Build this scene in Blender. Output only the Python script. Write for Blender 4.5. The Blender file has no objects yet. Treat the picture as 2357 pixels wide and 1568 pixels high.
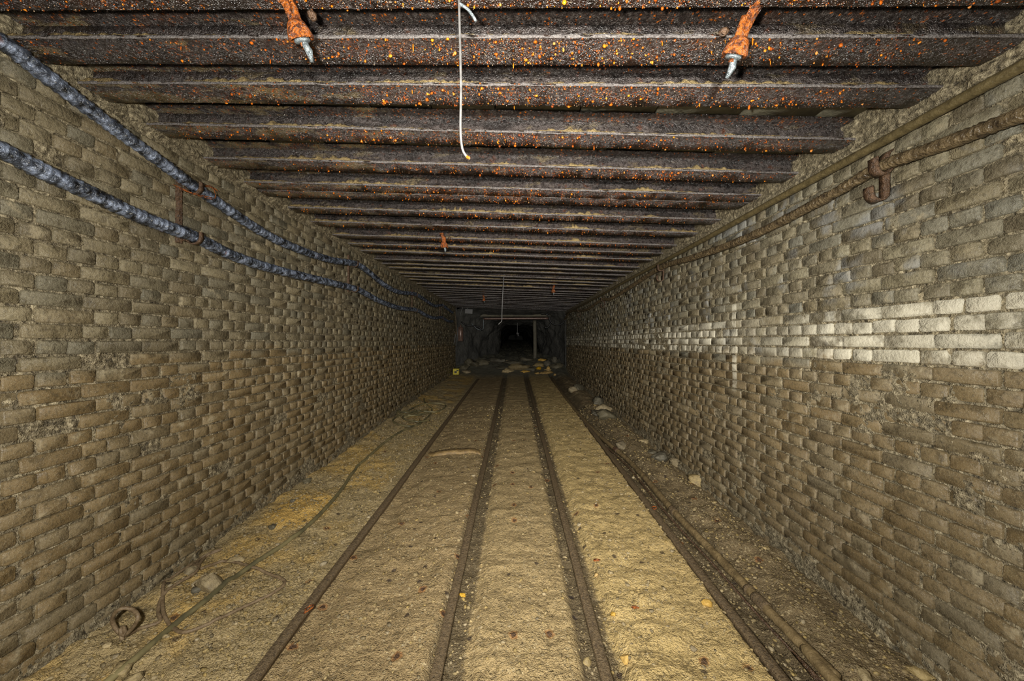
import bpy, bmesh, math, random
import numpy as np
from mathutils import Vector, Matrix, noise as mnoise

random.seed(7)
rng = np.random.default_rng(7)
scene = bpy.context.scene
COL = scene.collection

# ------------------------------------------------------------------ camera, world, lights, exposure
FPX = 830.0                      # focal length in pixels of the 2357 px wide frame
VPX, VPY = 1184.0, 787.0         # where the tunnel axis meets the picture
CAMZ = 1.55                      # eye height above the floor at the camera
cam = bpy.data.cameras.new('camera')
cam.sensor_fit = 'HORIZONTAL'
cam.sensor_width = 36.0
cam.lens = 36.0 * FPX / 2357.0
cam.shift_x = -(VPX - 1178.5) / 2357.0
cam.shift_y = (VPY - 784.0) / 2357.0
cam.clip_start = 0.02
cam_ob = bpy.data.objects.new('camera', cam)
cam_ob.location = (0, 0, CAMZ)
cam_ob.rotation_euler = (math.pi / 2, 0, 0)
COL.objects.link(cam_ob)
scene.camera = cam_ob

world = bpy.data.worlds.new('world')
scene.world = world
world.use_nodes = True
world.node_tree.nodes['Background'].inputs[0].default_value = (0.5, 0.55, 0.6, 1)
world.node_tree.nodes['Background'].inputs[1].default_value = 0.0


def spot(name, loc, target, energy, half_deg, blend, radius, col):
    l = bpy.data.lights.new(name, 'SPOT')
    l.energy = energy
    l.spot_size = math.radians(2 * half_deg)
    l.spot_blend = blend
    l.shadow_soft_size = radius
    l.color = col
    o = bpy.data.objects.new(name, l)
    o.location = loc
    o.rotation_euler = (Vector(target) - Vector(loc)).to_track_quat('-Z', 'Y').to_euler()
    COL.objects.link(o)
    return o


# wide lamp by the camera, plus two added fills that flatten the falloff
spot('floodlight', (-0.20, -0.08, 1.64), (0.05, 6.0, 1.25), 330, 84, 0.6, 0.045, (1.0, 0.97, 0.89))
spot('mid_fill', (0.15, -0.50, 1.78), (0.20, 6.0, 1.50), 820, 44, 1.0, 0.045, (1.0, 0.97, 0.90))  # unseen fill added to brighten the middle walls
spot('far_fill', (0.10, -0.90, 1.70), (0.30, 8.0, 1.55), 640, 20, 1.0, 0.04, (1.0, 0.97, 0.92))  # unseen narrow fill added for the far stretch

scene.view_settings.view_transform = 'Standard'
scene.view_settings.look = 'None'
scene.view_settings.exposure = 0.0
scene.view_settings.gamma = 1.0
scene.view_settings.use_curve_mapping = False
scene.cycles.max_bounces = 3
scene.cycles.diffuse_bounces = 2
scene.cycles.glossy_bounces = 1
scene.cycles.transmission_bounces = 0

# ------------------------------------------------------------------ dimensions of the place
WL, WR = 2.13, 1.88              # left and right brick faces
YEND = 13.2                      # where the brickwork stops
HL, HR = 1.25, 1.103             # underside of the beams above the eye, left and right
COURSE = 0.0739
PITCH = 0.2285


def ceil_z(x):
    return CAMZ + HL + (x + WL) * (HR - HL) / (WL + WR)


# ------------------------------------------------------------------ noise
def _hash(i, j, k, seed):
    i = i.astype(np.int64); j = j.astype(np.int64); k = k.astype(np.int64)
    n = (i * 374761393 + j * 668265263 + k * 2147483647 + seed * 974711) & 0xffffffff
    n = ((n ^ (n >> 13)) * 1274126177) & 0xffffffff
    n = ((n ^ (n >> 16)) * 2246822519) & 0xffffffff
    n = n ^ (n >> 15)
    return (n & 0xffffff) / float(0xffffff) * 2 - 1


def vnoise(x, y, z=0.0, seed=0):
    x, y, z = np.broadcast_arrays(np.asarray(x, float), np.asarray(y, float), np.asarray(z, float))
    xi, yi, zi = np.floor(x), np.floor(y), np.floor(z)
    fx, fy, fz = x - xi, y - yi, z - zi
    fx = fx * fx * (3 - 2 * fx); fy = fy * fy * (3 - 2 * fy); fz = fz * fz * (3 - 2 * fz)
    r = 0
    for a in (0, 1):
        for b in (0, 1):
            w2 = (fx if a else 1 - fx) * (fy if b else 1 - fy)
            if np.all(fz == 0):
                r = r + w2 * _hash(xi + a, yi + b, zi, seed)
            else:
                r = r + w2 * ((1 - fz) * _hash(xi + a, yi + b, zi, seed) + fz * _hash(xi + a, yi + b, zi + 1, seed))
    return r


def fbm(x, y, z=0.0, seed=0, octaves=4, gain=0.5):
    s = 0; a = 1.0; t = 0
    for o in range(octaves):
        f = 2.03 ** o
        s = s + a * vnoise(np.asarray(x) * f + 7.3 * o, np.asarray(y) * f + 3.1 * o, np.asarray(z) * f if np.any(z) else 0.0, seed + o)
        t += a
        a *= gain
    return s / t


def sstep(a, b, x):
    t = np.clip((np.asarray(x, float) - a) / (b - a), 0, 1)
    return t * t * (3 - 2 * t)


# ------------------------------------------------------------------ the floor's height
RAILS = [(-1.145, 0), (-0.346, 1), (0.406, 2), (1.177, 3)]


def floor_z(x, y):
    x = np.asarray(x, float); y = np.asarray(y, float)
    x, y = np.broadcast_arrays(x, y)
    z = -0.022 + 0.0312 * np.clip(y, -6, 40)
    far = sstep(11.6, 15.2, y)
    z = z + far * (0.50 + 0.10 * fbm(x * 1.3, y * 1.3, seed=5) + 0.12 * np.abs(fbm(x * 3, y * 3, seed=6)))
    near = 1 - far
    # left bank of gravel
    lb = sstep(-1.22, -2.1, x)
    z = z + near * lb * (0.045 + 0.05 * fbm(x * 2.2, y * 1.2, seed=11) + 0.03 * sstep(1.5, 3.5, y))
    # yellow sand heap by the left wall
    z = z + 0.055 * np.exp(-(((x + 1.80) / 0.20) ** 2 + ((y - 3.05) / 0.30) ** 2))
    # between first and second rail: banked against the first, sunk a little in the middle
    m12 = sstep(-1.15, -1.08, x) * (1 - sstep(-0.42, -0.36, x))
    z = z - near * 0.022 * np.exp(-((x + 1.06) / 0.07) ** 2)
    z = z + near * m12 * (0.012 * fbm(x * 3, y * 1.5, seed=12) + 0.022 * sstep(-0.75, -0.45, x))
    # between rails two and three, and three and four
    m23 = sstep(-0.22, -0.17, x) * (1 - sstep(0.28, 0.34, x))
    m34 = sstep(0.50, 0.56, x) * (1 - sstep(1.14, 1.16, x))
    z = z + near * (m23 * 0.020 + m34 * (0.030 + 0.010 * sstep(0.9, 1.15, x)))
    rip = fbm(x * 4.0, y * 15.0, seed=15, octaves=3) + 0.5 * np.abs(fbm(x * 7, y * 12, seed=17, octaves=2))
    z = z + near * (m23 * 0.010 + m34 * 0.013 + m12 * 0.009) * rip
    # groove with dark grit right of rail two and both sides of rail three
    for c, w in ((-0.27, 0.05), (0.345, 0.035), (0.475, 0.035)):
        z = z - near * 0.010 * np.exp(-((x - c) / w) ** 4)
    # ditch with the pipe, then the brown mound against the right wall
    z = z - near * 0.050 * sstep(1.17, 1.21, x) * (1 - sstep(1.34, 1.46, x))
    z = z + near * 0.050 * sstep(1.36, 1.56, x) * (1 - sstep(1.66, 1.86, x)) * (1 + 0.9 * fbm(x * 2.5, y * 2.0, seed=16))
    rough = 0.017 + 0.014 * lb + 0.020 * sstep(1.2, 1.3, x)
    z = z + near * rough * fbm(x * 11, y * 11, seed=21, octaves=4)
    z = z + near * 0.0035 * fbm(x * 60, y * 60, seed=23, octaves=2)
    z = z + far * 0.05 * fbm(x * 9, y * 9, seed=22)
    return z


def hit(px, py, lift=0.0):
    """point of the floor that a pixel of the 2357x1568 frame looks at"""
    dx, dy = (px - VPX) / FPX, (py - VPY) / FPX
    y = 2.0
    lo, hi = 0.6, 30.0
    for _ in range(60):
        m = 0.5 * (lo + hi)
        base = -0.022 + 0.0312 * m + 0.55 * float(sstep(11.6, 15.2, m))
        if CAMZ - dy * m > base:
            lo = m
        else:
            hi = m
    y = 0.5 * (lo + hi)
    for _ in range(5):
        fz = float(floor_z(dx * y, y))
        base = -0.022 + 0.0312 * y
        if y < 11.5:
            y = 0.4 * y + 0.6 * (CAMZ + 0.022 - (fz - base) - lift) / (dy + 0.0312)
    x = dx * y
    return Vector((x, y, float(floor_z(x, y)) + lift))


def at(px, py, y):
    """point at depth y seen at a pixel"""
    return Vector(((px - VPX) / FPX * y, y, CAMZ - (py - VPY) / FPX * y))


# ------------------------------------------------------------------ node helpers
class NT:
    def __init__(self, name):
        self.m = bpy.data.materials.new(name)
        self.m.use_nodes = True
        self.t = self.m.node_tree
        self.b = self.t.nodes['Principled BSDF']

    def n(self, typ, **kw):
        nd = self.t.nodes.new(typ)
        for k, v in kw.items():
            setattr(nd, k, v)
        return nd

    def link(self, a, b):
        self.t.links.new(a, b)

    def val(self, sock, v):
        if hasattr(v, 'is_output'):
            self.link(v, sock)
        elif v is not None:
            sock.default_value = v

    def pos(self):
        return self.n('ShaderNodeNewGeometry').outputs['Position']

    def objcoord(self):
        return self.n('ShaderNodeTexCoord').outputs['Object']

    def mapping(self, vec, scale=(1, 1, 1), loc=(0, 0, 0)):
        m = self.n('ShaderNodeMapping')
        self.link(vec, m.inputs['Vector'])
        m.inputs['Scale'].default_value = scale
        self.val(m.inputs['Location'], loc)
        return m.outputs[0]

    def noise(self, vec, scale, detail=4, rough=0.55, out='Fac'):
        nd = self.n('ShaderNodeTexNoise')
        self.link(vec, nd.inputs['Vector'])
        nd.inputs['Scale'].default_value = scale
        nd.inputs['Detail'].default_value = detail
        nd.inputs['Roughness'].default_value = rough
        return nd.outputs[out]

    def voro(self, vec, scale, out='Distance', feature='F1', rand=1.0):
        nd = self.n('ShaderNodeTexVoronoi', feature=feature)
        self.link(vec, nd.inputs['Vector'])
        nd.inputs['Scale'].default_value = scale
        nd.inputs['Randomness'].default_value = rand
        return nd.outputs[out]

    def math(self, op, a, b=None, c=None, clamp=False):
        nd = self.n('ShaderNodeMath', operation=op)
        nd.use_clamp = clamp
        self.val(nd.inputs[0], a)
        if b is not None:
            self.val(nd.inputs[1], b)
        if c is not None:
            self.val(nd.inputs[2], c)
        return nd.outputs[0]

    def mr(self, v, a, b, c=0.0, d=1.0, smooth=True):
        nd = self.n('ShaderNodeMapRange')
        if smooth:
            nd.interpolation_type = 'SMOOTHSTEP'
        self.val(nd.inputs['Value'], v)
        nd.inputs['From Min'].default_value = a
        nd.inputs['From Max'].default_value = b
        nd.inputs['To Min'].default_value = c
        nd.inputs['To Max'].default_value = d
        return nd.outputs['Result']

    def ramp(self, v, stops, interp='LINEAR'):
        nd = self.n('ShaderNodeValToRGB')
        nd.color_ramp.interpolation = interp
        el = nd.color_ramp.elements
        while len(el) < len(stops):
            el.new(0.5)
        for e, (p, c) in zip(el, stops):
            e.position = p
            e.color = (*c, 1)
        self.val(nd.inputs[0], v)
        return nd.outputs[0]

    def mix(self, f, a, b, mode='MIX'):
        nd = self.n('ShaderNodeMix', data_type='RGBA', blend_type=mode)
        self.val(nd.inputs[0], f)
        for s, v in ((nd.inputs[6], a), (nd.inputs[7], b)):
            if isinstance(v, tuple):
                s.default_value = (*v, 1)
            else:
                self.link(v, s)
        return nd.outputs[2]

    def sep(self, v):
        nd = self.n('ShaderNodeSeparateXYZ')
        self.link(v, nd.inputs[0])
        return nd.outputs

    def attr(self, name):
        return self.n('ShaderNodeAttribute', attribute_name=name).outputs['Fac']

    def orand(self):
        return self.n('ShaderNodeObjectInfo').outputs['Random']

    def bump(self, h, dist=0.01, strength=1.0, normal=None):
        nd = self.n('ShaderNodeBump')
        nd.inputs['Distance'].default_value = dist
        nd.inputs['Strength'].default_value = strength
        self.link(h, nd.inputs['Height'])
        if normal is not None:
            self.link(normal, nd.inputs['Normal'])
        return nd.outputs[0]

    def out(self, col=None, rough=None, normal=None, metal=None, spec=None):
        b = self.b
        if col is not None:
            self.val(b.inputs['Base Color'], (*col, 1) if isinstance(col, tuple) else col)
        self.val(b.inputs['Roughness'], rough)
        if normal is not None:
            self.link(normal, b.inputs['Normal'])
        self.val(b.inputs['Metallic'], metal)
        self.val(b.inputs['Specular IOR Level'], spec)
        return self.m


def srgb(r, g, b):
    f = lambda c: ((c / 255.0 + 0.055) / 1.055) ** 2.4 if c > 10 else c / 255.0 / 12.92
    return (f(r), f(g), f(b))


# ------------------------------------------------------------------ materials
def mat_brick(name, source, right):
    k = NT(name)
    rnd = k.orand() if source == 'object' else k.attr('rnd')
    P = k.pos()
    xyz = k.sep(P)
    H = k.math('SUBTRACT', xyz[2], CAMZ)
    r2 = k.math('FRACT', k.math('MULTIPLY', rnd, 17.31))
    r3 = k.math('FRACT', k.math('MULTIPLY', rnd, 71.7))
    nz = k.noise(P, 3.0, 1)
    n1 = k.noise(P, 14.0, 3)
    n2 = k.noise(P, 70.0, 3, 0.65)
    n3 = k.noise(P, 260.0, 1, 0.6)
    if right:
        base = k.ramp(rnd, [(0.0, srgb(118, 107, 84)), (0.3, srgb(148, 139, 114)), (0.55, srgb(132, 129, 114)), (0.8, srgb(136, 123, 94)), (1.0, srgb(158, 149, 122))])
    else:
        base = k.ramp(rnd, [(0.0, srgb(108, 97, 74)), (0.3, srgb(134, 122, 94)), (0.55, srgb(118, 112, 93)), (0.8, srgb(124, 109, 80)), (1.0, srgb(146, 134, 105))])
    # the lower courses are stained ochre brown by muddy water
    wob = k.math('ADD', H, k.math('MULTIPLY', k.math('SUBTRACT', nz, 0.5), 0.3))
    wob = k.math('ADD', wob, k.math('MULTIPLY', k.math('SUBTRACT', r2, 0.5), 0.12))
    mud = k.mr(wob, -0.06, -0.15, 0, 1)
    base = k.mix(k.math('MULTIPLY', mud, 0.72), base, k.ramp(r2, [(0, srgb(124, 100, 60)), (0.6, srgb(138, 115, 76)), (1, srgb(128, 113, 84))]))
    # pale crust smeared over some bricks
    crust = k.math('MULTIPLY', k.mr(n1, 0.52, 0.68), k.mr(r3, 0.35, 0.9))
    base = k.mix(k.math('MULTIPLY', crust, 0.6), base, srgb(176, 162, 130))
    # dark damp patches
    base = k.mix(k.math('MULTIPLY', k.mr(n1, 0.44, 0.30), 0.55), base, srgb(74, 65, 48))
    base = k.mix(k.mr(n2, 0.46, 0.70, 0.0, 0.55), base, srgb(72, 64, 48))
    base = k.mix(k.mr(n3, 0.56, 0.75, 0.0, 0.6), base, srgb(176, 164, 136))
    if right:
        blue = k.math('MULTIPLY', k.mr(k.noise(P, 4.5, 3), 0.55, 0.70), k.mr(H, -0.2, 0.0))
        base = k.mix(k.math('MULTIPLY', blue, 0.5), base, srgb(158, 160, 160))
        # whitewashed strip along four courses, and an upright painted stripe
        hh = k.math('ADD', H, k.math('MULTIPLY', k.math('SUBTRACT', n1, 0.5), 0.02))
        band = k.math('MULTIPLY', k.mr(hh, -0.115, -0.105), k.mr(hh, 0.195, 0.185))
        wear = k.mr(k.math('ADD', k.noise(P, 6.0, 5, 0.7), k.math('MULTIPLY', k.math('SUBTRACT', r3, 0.5), 0.28)), 0.28, 0.52)
        gap = k.mr(k.math('ABSOLUTE', k.math('SUBTRACT', xyz[1], 2.75)), 0.25, 0.7, 0.35, 1.0)
        fade = k.mr(xyz[1], 3.4, 8.0, 1.0, 0.35)
        band = k.math('MULTIPLY', k.math('MULTIPLY', band, wear), k.math('MULTIPLY', gap, fade))
        stripe = k.math('MULTIPLY', k.mr(k.math('ABSOLUTE', k.math('SUBTRACT', xyz[1], 3.085)), 0.034, 0.026), k.math('MULTIPLY', k.mr(H, -0.44, -0.36), k.mr(H, 0.36, 0.30)))
        stripe = k.math('MULTIPLY', stripe, k.mr(n1, 0.35, 0.55, 0.25, 0.9))
        band = k.math('MAXIMUM', band, stripe)
        base = k.mix(k.math('MULTIPLY', band, 0.78), base, srgb(236, 228, 204))
    hsv = k.n('ShaderNodeHueSaturation')
    k.link(base, hsv.inputs['Color'])
    hsv.inputs['Saturation'].default_value = 0.98
    hsv.inputs['Value'].default_value = 0.76 if right else 0.86
    base = hsv.outputs[0]
    hgt = k.math('ADD', k.math('MULTIPLY', n2, 0.7), k.math('ADD', k.math('MULTIPLY', n3, 0.25), k.math('MULTIPLY', n1, 1.1)))
    rough = k.mr(n1, 0.3, 0.7, 0.42, 0.68)
    return k.out(base, rough, k.bump(k.math('MULTIPLY', hgt, k.math('SUBTRACT', 1.0, k.math('MULTIPLY', mud, 0.45))), 0.010, 0.9), spec=0.5)


def mat_mortar(name, right):
    k = NT(name)
    P = k.pos()
    n1 = k.noise(P, 5, 2); n2 = k.noise(P, 45, 3, 0.7); n3 = k.noise(P, 160, 1, 0.7)
    base = k.ramp(n2, [(0.30, srgb(40, 35, 27)), (0.44, srgb(100, 90, 70)), (0.56, srgb(144, 132, 106)), (0.72, srgb(196, 182, 150))])  # dark and pale stops paint crevice shade and lump highlights into the mortar
    base = k.mix(k.mr(n1, 0.35, 0.65, 0, 0.3), base, srgb(112, 101, 78) if not right else srgb(128, 120, 98))
    base = k.mix(k.mr(n3, 0.42, 0.2, 0, 0.7), base, srgb(44, 38, 28))
    h = k.math('ADD', k.math('MULTIPLY', n2, 1.0), k.math('MULTIPLY', n3, 0.5))
    return k.out(base, 0.6, k.bump(h, 0.014, 1.0), spec=0.4)


def mat_beam():
    k = NT('rusted_wet_steel')
    P = k.pos()
    xyz = k.sep(P)
    n1 = k.noise(P, 6, 3, 0.6); n2 = k.noise(P, 60, 3, 0.7); n3 = k.noise(P, 220, 1, 0.65)
    base = k.ramp(n2, [(0.25, srgb(24, 19, 17)), (0.5, srgb(56, 47, 42)), (0.68, srgb(84, 76, 70)), (0.85, srgb(110, 108, 108))])
    base = k.mix(k.mr(n1, 0.5, 0.68, 0, 0.5), base, srgb(78, 52, 36))
    # dried mud, more of it on the left
    mudm = k.math('ADD', k.noise(k.mapping(P, (1, 2.5, 2.5)), 4, 3, 0.7), k.mr(xyz[0], 0.4, -1.9, -0.12, 0.12, False))
    mudm = k.math('SUBTRACT', mudm, k.mr(xyz[1], 1.9, 1.2, 0, 0.2))
    base = k.mix(k.math('MULTIPLY', k.mr(mudm, 0.54, 0.66), k.mr(n3, 0.35, 0.6, 0.3, 0.9)), base, srgb(136, 118, 80))
    # orange blisters
    wv = k.mapping(k.n('ShaderNodeVectorMath', operation='ADD').outputs[0], (1, 1, 1))
    vm = wv.node.inputs[0].links[0].from_node
    k.link(P, vm.inputs[0])
    ncol = k.noise(P, 30, 2, 0.5, 'Color')
    sc = k.n('ShaderNodeVectorMath', operation='SCALE')
    k.link(ncol, sc.inputs[0]); sc.inputs[3].default_value = 0.02
    k.link(sc.outputs[0], vm.inputs[1])
    v = k.voro(wv, 75)
    vc = k.voro(wv, 75, 'Color')
    keep = k.math('LESS_THAN', k.sep(vc)[0], k.mr(n1, 0.38, 0.62, 0.10, 0.50))
    spots = k.math('MULTIPLY', k.mr(v, 0.42, 0.25), keep)
    spots = k.math('MULTIPLY', spots, k.mr(xyz[1], 1.6, 6.0, 1.0, 0.3))
    ora = k.mix(k.sep(vc)[1], srgb(206, 112, 26), srgb(104, 48, 22))
    base = k.mix(spots, base, ora)
    h = k.math('ADD', k.math('MULTIPLY', n2, 1.0), k.math('MULTIPLY', n3, 0.9))
    rough = k.mr(n2, 0.3, 0.7, 0.14, 0.34)
    return k.out(base, rough, k.bump(h, 0.020, 1.0), spec=1.0)


def mat_simple(name, c1, c2, scale=30, rough=(0.5, 0.7), bump=0.004, metal=0.0, spec=0.5, det=4, rndvar=0.0, attr=False):
    k = NT(name)
    P = k.pos()
    n = k.noise(P, scale, det, 0.65)
    base = k.ramp(n, [(0.3, c1), (0.7, c2)])
    if rndvar:
        r = k.attr('rnd') if attr else k.orand()
        hs = k.n('ShaderNodeHueSaturation')
        k.link(base, hs.inputs['Color'])
        k.link(k.mr(r, 0, 1, 1 - rndvar, 1 + rndvar, False), hs.inputs['Value'])
        k.link(k.mr(k.math('FRACT', k.math('MULTIPLY', r, 13.7)), 0, 1, 0.85, 1.2, False), hs.inputs['Saturation'])
        base = hs.outputs[0]
    h = k.math('ADD', n, k.math('MULTIPLY', k.noise(P, scale * 4, 1), 0.4))
    return k.out(base, k.mr(n, 0.3, 0.7, rough[0], rough[1]), k.bump(h, bump, 1.0), metal, spec)


def mat_cable(name='tarred_armour'):
    k = NT(name)
    P = k.pos()
    n1 = k.noise(P, 22, 4, 0.6); n2 = k.noise(P, 110, 3, 0.6)
    base = k.ramp(n1, [(0.36, srgb(24, 26, 30)), (0.48, srgb(78, 85, 98)), (0.64, srgb(150, 162, 186))])
    base = k.mix(k.mr(n2, 0.62, 0.74, 0, 0.8), base, srgb(214, 210, 196))
    base = k.mix(k.mr(k.noise(P, 9, 2), 0.68, 0.76, 0, 0.8), base, srgb(140, 70, 30))
    base = k.mix(k.mr(n2, 0.4, 0.28, 0, 0.8), base, srgb(16, 16, 17))
    return k.out(base, k.mr(n1, 0.3, 0.7, 0.12, 0.30), k.bump(k.math('ADD', n1, k.math('MULTIPLY', n2, 0.7)), 0.012, 0.9), 0.25, 1.0)


def mat_floor():
    k = NT('tunnel_floor')
    P = k.pos()
    n0 = k.noise(P, 1.6, 2, 0.6); n1 = k.noise(P, 7, 3, 0.65); n2 = k.noise(P, 40, 3, 0.7); n3 = k.noise(P, 170, 1, 0.7)
    xyz = k.sep(P)
    x = k.math('ADD', xyz[0], k.math('MULTIPLY', k.math('SUBTRACT', n1, 0.5), 0.045))
    x = k.math('ADD', x, k.math('MULTIPLY', k.math('SUBTRACT', n2, 0.5), 0.03))
    t = k.mr(x, -2.2, 2.2, 0, 1, False)
    u = lambda X: (X + 2.2) / 4.4
    bank = srgb(176, 155, 112); brown = srgb(162, 139, 99); dark = srgb(106, 91, 65); tan = srgb(170, 147, 104); yel = srgb(194, 168, 113); mound = srgb(132, 114, 83)
    base = k.ramp(t, [(0.0, bank), (u(-1.2), bank), (u(-1.13), brown), (u(-0.42), brown), (u(-0.36), dark), (u(-0.245), dark), (u(-0.225), tan),
                      (u(0.305), tan), (u(0.325), dark), (u(0.475), dark), (u(0.50), yel), (u(1.145), yel), (u(1.165), dark), (u(1.42), dark), (u(1.5), mound), (1.0, mound)])
    # yellow sand drifts on the left bank
    ym = k.math('MULTIPLY', k.mr(n0, 0.48, 0.60), k.mr(xyz[0], -1.25, -1.4))
    base = k.mix(k.math('MULTIPLY', ym, 0.75), base, srgb(206, 170, 96))
    heap = k.math('SUBTRACT', 1.0, k.math('MULTIPLY', 4.0, k.math('ADD', k.math('POWER', k.math('ADD', xyz[0], 1.80), 2.0), k.math('MULTIPLY', k.math('POWER', k.math('SUBTRACT', xyz[1], 3.05), 2.0), 0.5))), clamp=True)
    base = k.mix(k.math('MULTIPLY', k.mr(heap, 0.72, 0.88), 0.85), base, srgb(222, 180, 96))
    # grit
    g = k.voro(P, 110, 'Color')
    gs = k.sep(g)
    base = k.mix(k.math('MULTIPLY', k.math('GREATER_THAN', gs[0], 0.90), k.mr(n1, 0.4, 0.7, 0.1, 0.6)), base, srgb(206, 188, 148))
    base = k.mix(k.math('MULTIPLY', k.math('GREATER_THAN', gs[1], 0.86), k.mr(n1, 0.6, 0.35, 0.05, 0.5)), base, srgb(78, 70, 56))
    base = k.mix(k.mr(n2, 0.48, 0.30, 0, 0.55), base, srgb(82, 70, 48))
    base = k.mix(k.mr(n1, 0.42, 0.28, 0, 0.5), base, srgb(96, 84, 60))
    # drips from the roof: dark and rusty stains with their own outline
    vd = k.voro(P, 5.5)
    vd.node.voronoi_dimensions = '2D'
    vdc = k.voro(P, 5.5, 'Color')
    vdc.node.voronoi_dimensions = '2D'
    vdc = k.sep(vdc)
    st = k.math('MULTIPLY', k.mr(k.math('ADD', vd, k.math('MULTIPLY', k.math('SUBTRACT', n2, 0.5), 0.15)), 0.11, 0.05), k.math('GREATER_THAN', vdc[0], 0.62))
    ring = k.math('MULTIPLY', k.mr(k.math('ADD', vd, k.math('MULTIPLY', k.math('SUBTRACT', n2, 0.5), 0.2)), 0.17, 0.10), k.math('GREATER_THAN', vdc[0], 0.86))
    base = k.mix(k.math('MULTIPLY', ring, 0.6), base, srgb(160, 104, 48))
    base = k.mix(k.math('MULTIPLY', st, 0.8), base, srgb(48, 36, 34))
    # grey rubble where the rock begins
    base = k.mix(k.mr(xyz[1], 11.5, 12.6, 0, 0.9), base, srgb(104, 104, 92))
    h = k.math('ADD', n2, k.math('ADD', k.math('MULTIPLY', n3, 0.45), k.math('MULTIPLY', n1, 1.2)))
    return k.out(base, k.mr(n1, 0.3, 0.7, 0.5, 0.75), k.bump(h, 0.022, 1.0), spec=0.4)


M = {}
M['brick_l'] = mat_brick('left_wall_brick', 'object', False)
M['brick_ls'] = mat_brick('left_wall_brick_far', 'attr', False)
M['brick_r'] = mat_brick('right_wall_brick', 'object', True)
M['brick_rs'] = mat_brick('right_wall_brick_far', 'attr', True)
M['mortar_l'] = mat_mortar('mortar_left', False)
M['mortar_r'] = mat_mortar('mortar_right', True)
M['beam'] = mat_beam()
def mat_web():
    k = NT('dark_rusted_web')
    P = k.pos()
    n0 = k.noise(k.mapping(P, (1, 3, 3)), 3.5, 3, 0.65); n1 = k.noise(P, 50, 3, 0.7); n2 = k.noise(P, 230, 1, 0.7)
    c = k.ramp(n1, [(0.3, srgb(36, 30, 28)), (0.55, srgb(80, 71, 67)), (0.75, srgb(112, 102, 98))])
    c = k.mix(k.mr(n0, 0.50, 0.36, 0, 0.75), c, srgb(30, 25, 23))
    c = k.mix(k.math('MULTIPLY', k.mr(n0, 0.56, 0.66), k.mr(n1, 0.4, 0.6, 0.2, 0.8)), c, srgb(126, 110, 76))
    c = k.mix(k.mr(k.noise(P, 24, 3), 0.62, 0.72, 0, 0.6), c, srgb(110, 62, 34))
    return k.out(c, k.mr(n1, 0.3, 0.7, 0.2, 0.45), k.bump(k.math('ADD', n1, k.math('MULTIPLY', n2, 0.7)), 0.018, 1.0), 0.0, 0.9)


M['web'] = mat_web()
M['edge'] = mat_simple('worn_lip_highlight', srgb(74, 68, 66), srgb(176, 168, 164), 130, (0.14, 0.35), 0.010, 0.0, 1.0, 4)  # wear tone lightened to carry the highlight on the flange lip
M['slab'] = mat_simple('grey_slab', srgb(112, 108, 92), srgb(150, 146, 124), 12, (0.5, 0.7), 0.006)
M['dirt'] = mat_simple('tan_dirt', srgb(104, 88, 60), srgb(178, 154, 104), 45, (0.6, 0.8), 0.012)
M['rail'] = mat_simple('muddy_rail_steel', srgb(70, 57, 41), srgb(134, 113, 82), 75, (0.4, 0.65), 0.010, 0.0, 0.5)
def mat_wetrust():
    k = NT('orange_rust')
    P = k.pos()
    n1 = k.noise(P, 55, 4, 0.6); n2 = k.noise(P, 170, 3, 0.6)
    c = k.ramp(n1, [(0.3, srgb(40, 32, 28)), (0.45, srgb(112, 58, 26)), (0.56, srgb(200, 106, 28)), (0.66, srgb(120, 84, 60)), (0.78, srgb(150, 150, 150))])
    c = k.mix(k.mr(n2, 0.56, 0.68, 0, 0.8), c, srgb(66, 60, 58))
    return k.out(c, k.mr(n2, 0.3, 0.7, 0.10, 0.35), k.bump(k.math('ADD', n1, n2), 0.012, 1.0), 0.0, 1.0)


M['rust'] = mat_wetrust()
M['rustdark'] = mat_simple('dark_rust', srgb(50, 38, 30), srgb(122, 92, 66), 60, (0.25, 0.5), 0.010, 0.0, 0.8)
def mat_drop():
    k = NT('rust_water_drop')
    c = k.ramp(k.attr('rnd'), [(0.0, srgb(40, 34, 32)), (0.08, srgb(50, 40, 36)), (0.3, srgb(120, 54, 16)), (0.6, srgb(190, 92, 16)), (0.85, srgb(226, 136, 30)), (1.0, srgb(160, 140, 116))])
    return k.out(c, 0.10, None, None, 1.0)


M['drop'] = mat_drop()
M['cable'] = mat_cable()
M['conduit'] = mat_simple('mud_coated_conduit', srgb(72, 63, 42), srgb(114, 100, 66), 30, (0.4, 0.6), 0.004)
M['rcable'] = mat_simple('brown_armoured_cable', srgb(48, 39, 30), srgb(124, 106, 76), 24, (0.3, 0.55), 0.012, 0.0, 0.6)
M['hose'] = mat_simple('olive_black_hose', srgb(72, 70, 54), srgb(140, 128, 88), 5, (0.35, 0.55), 0.001)
M['rope'] = mat_simple('rusty_steel_rope', srgb(98, 80, 58), srgb(142, 122, 94), 40, (0.5, 0.7), 0.003)
M['fpipe'] = mat_simple('muddy_floor_pipe', srgb(84, 70, 48), srgb(136, 116, 80), 20, (0.45, 0.65), 0.006)
M['wire'] = mat_simple('galvanised_wire', srgb(84, 82, 80), srgb(112, 110, 108), 40, (0.35, 0.5), 0.001, 0.0)
M['grey'] = mat_simple('grey_iron', srgb(84, 94, 100), srgb(150, 158, 160), 60, (0.2, 0.4), 0.006, 0.3, 0.8)
M['stone'] = mat_simple('loose_stone', srgb(120, 106, 80), srgb(178, 160, 122), 30, (0.5, 0.75), 0.006, 0, 0.4, 4, 0.3)
M['gravel'] = mat_simple('gravel', srgb(106, 93, 68), srgb(164, 145, 104), 60, (0.5, 0.75), 0.003, 0, 0.4, 3, 0.38, True)
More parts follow.
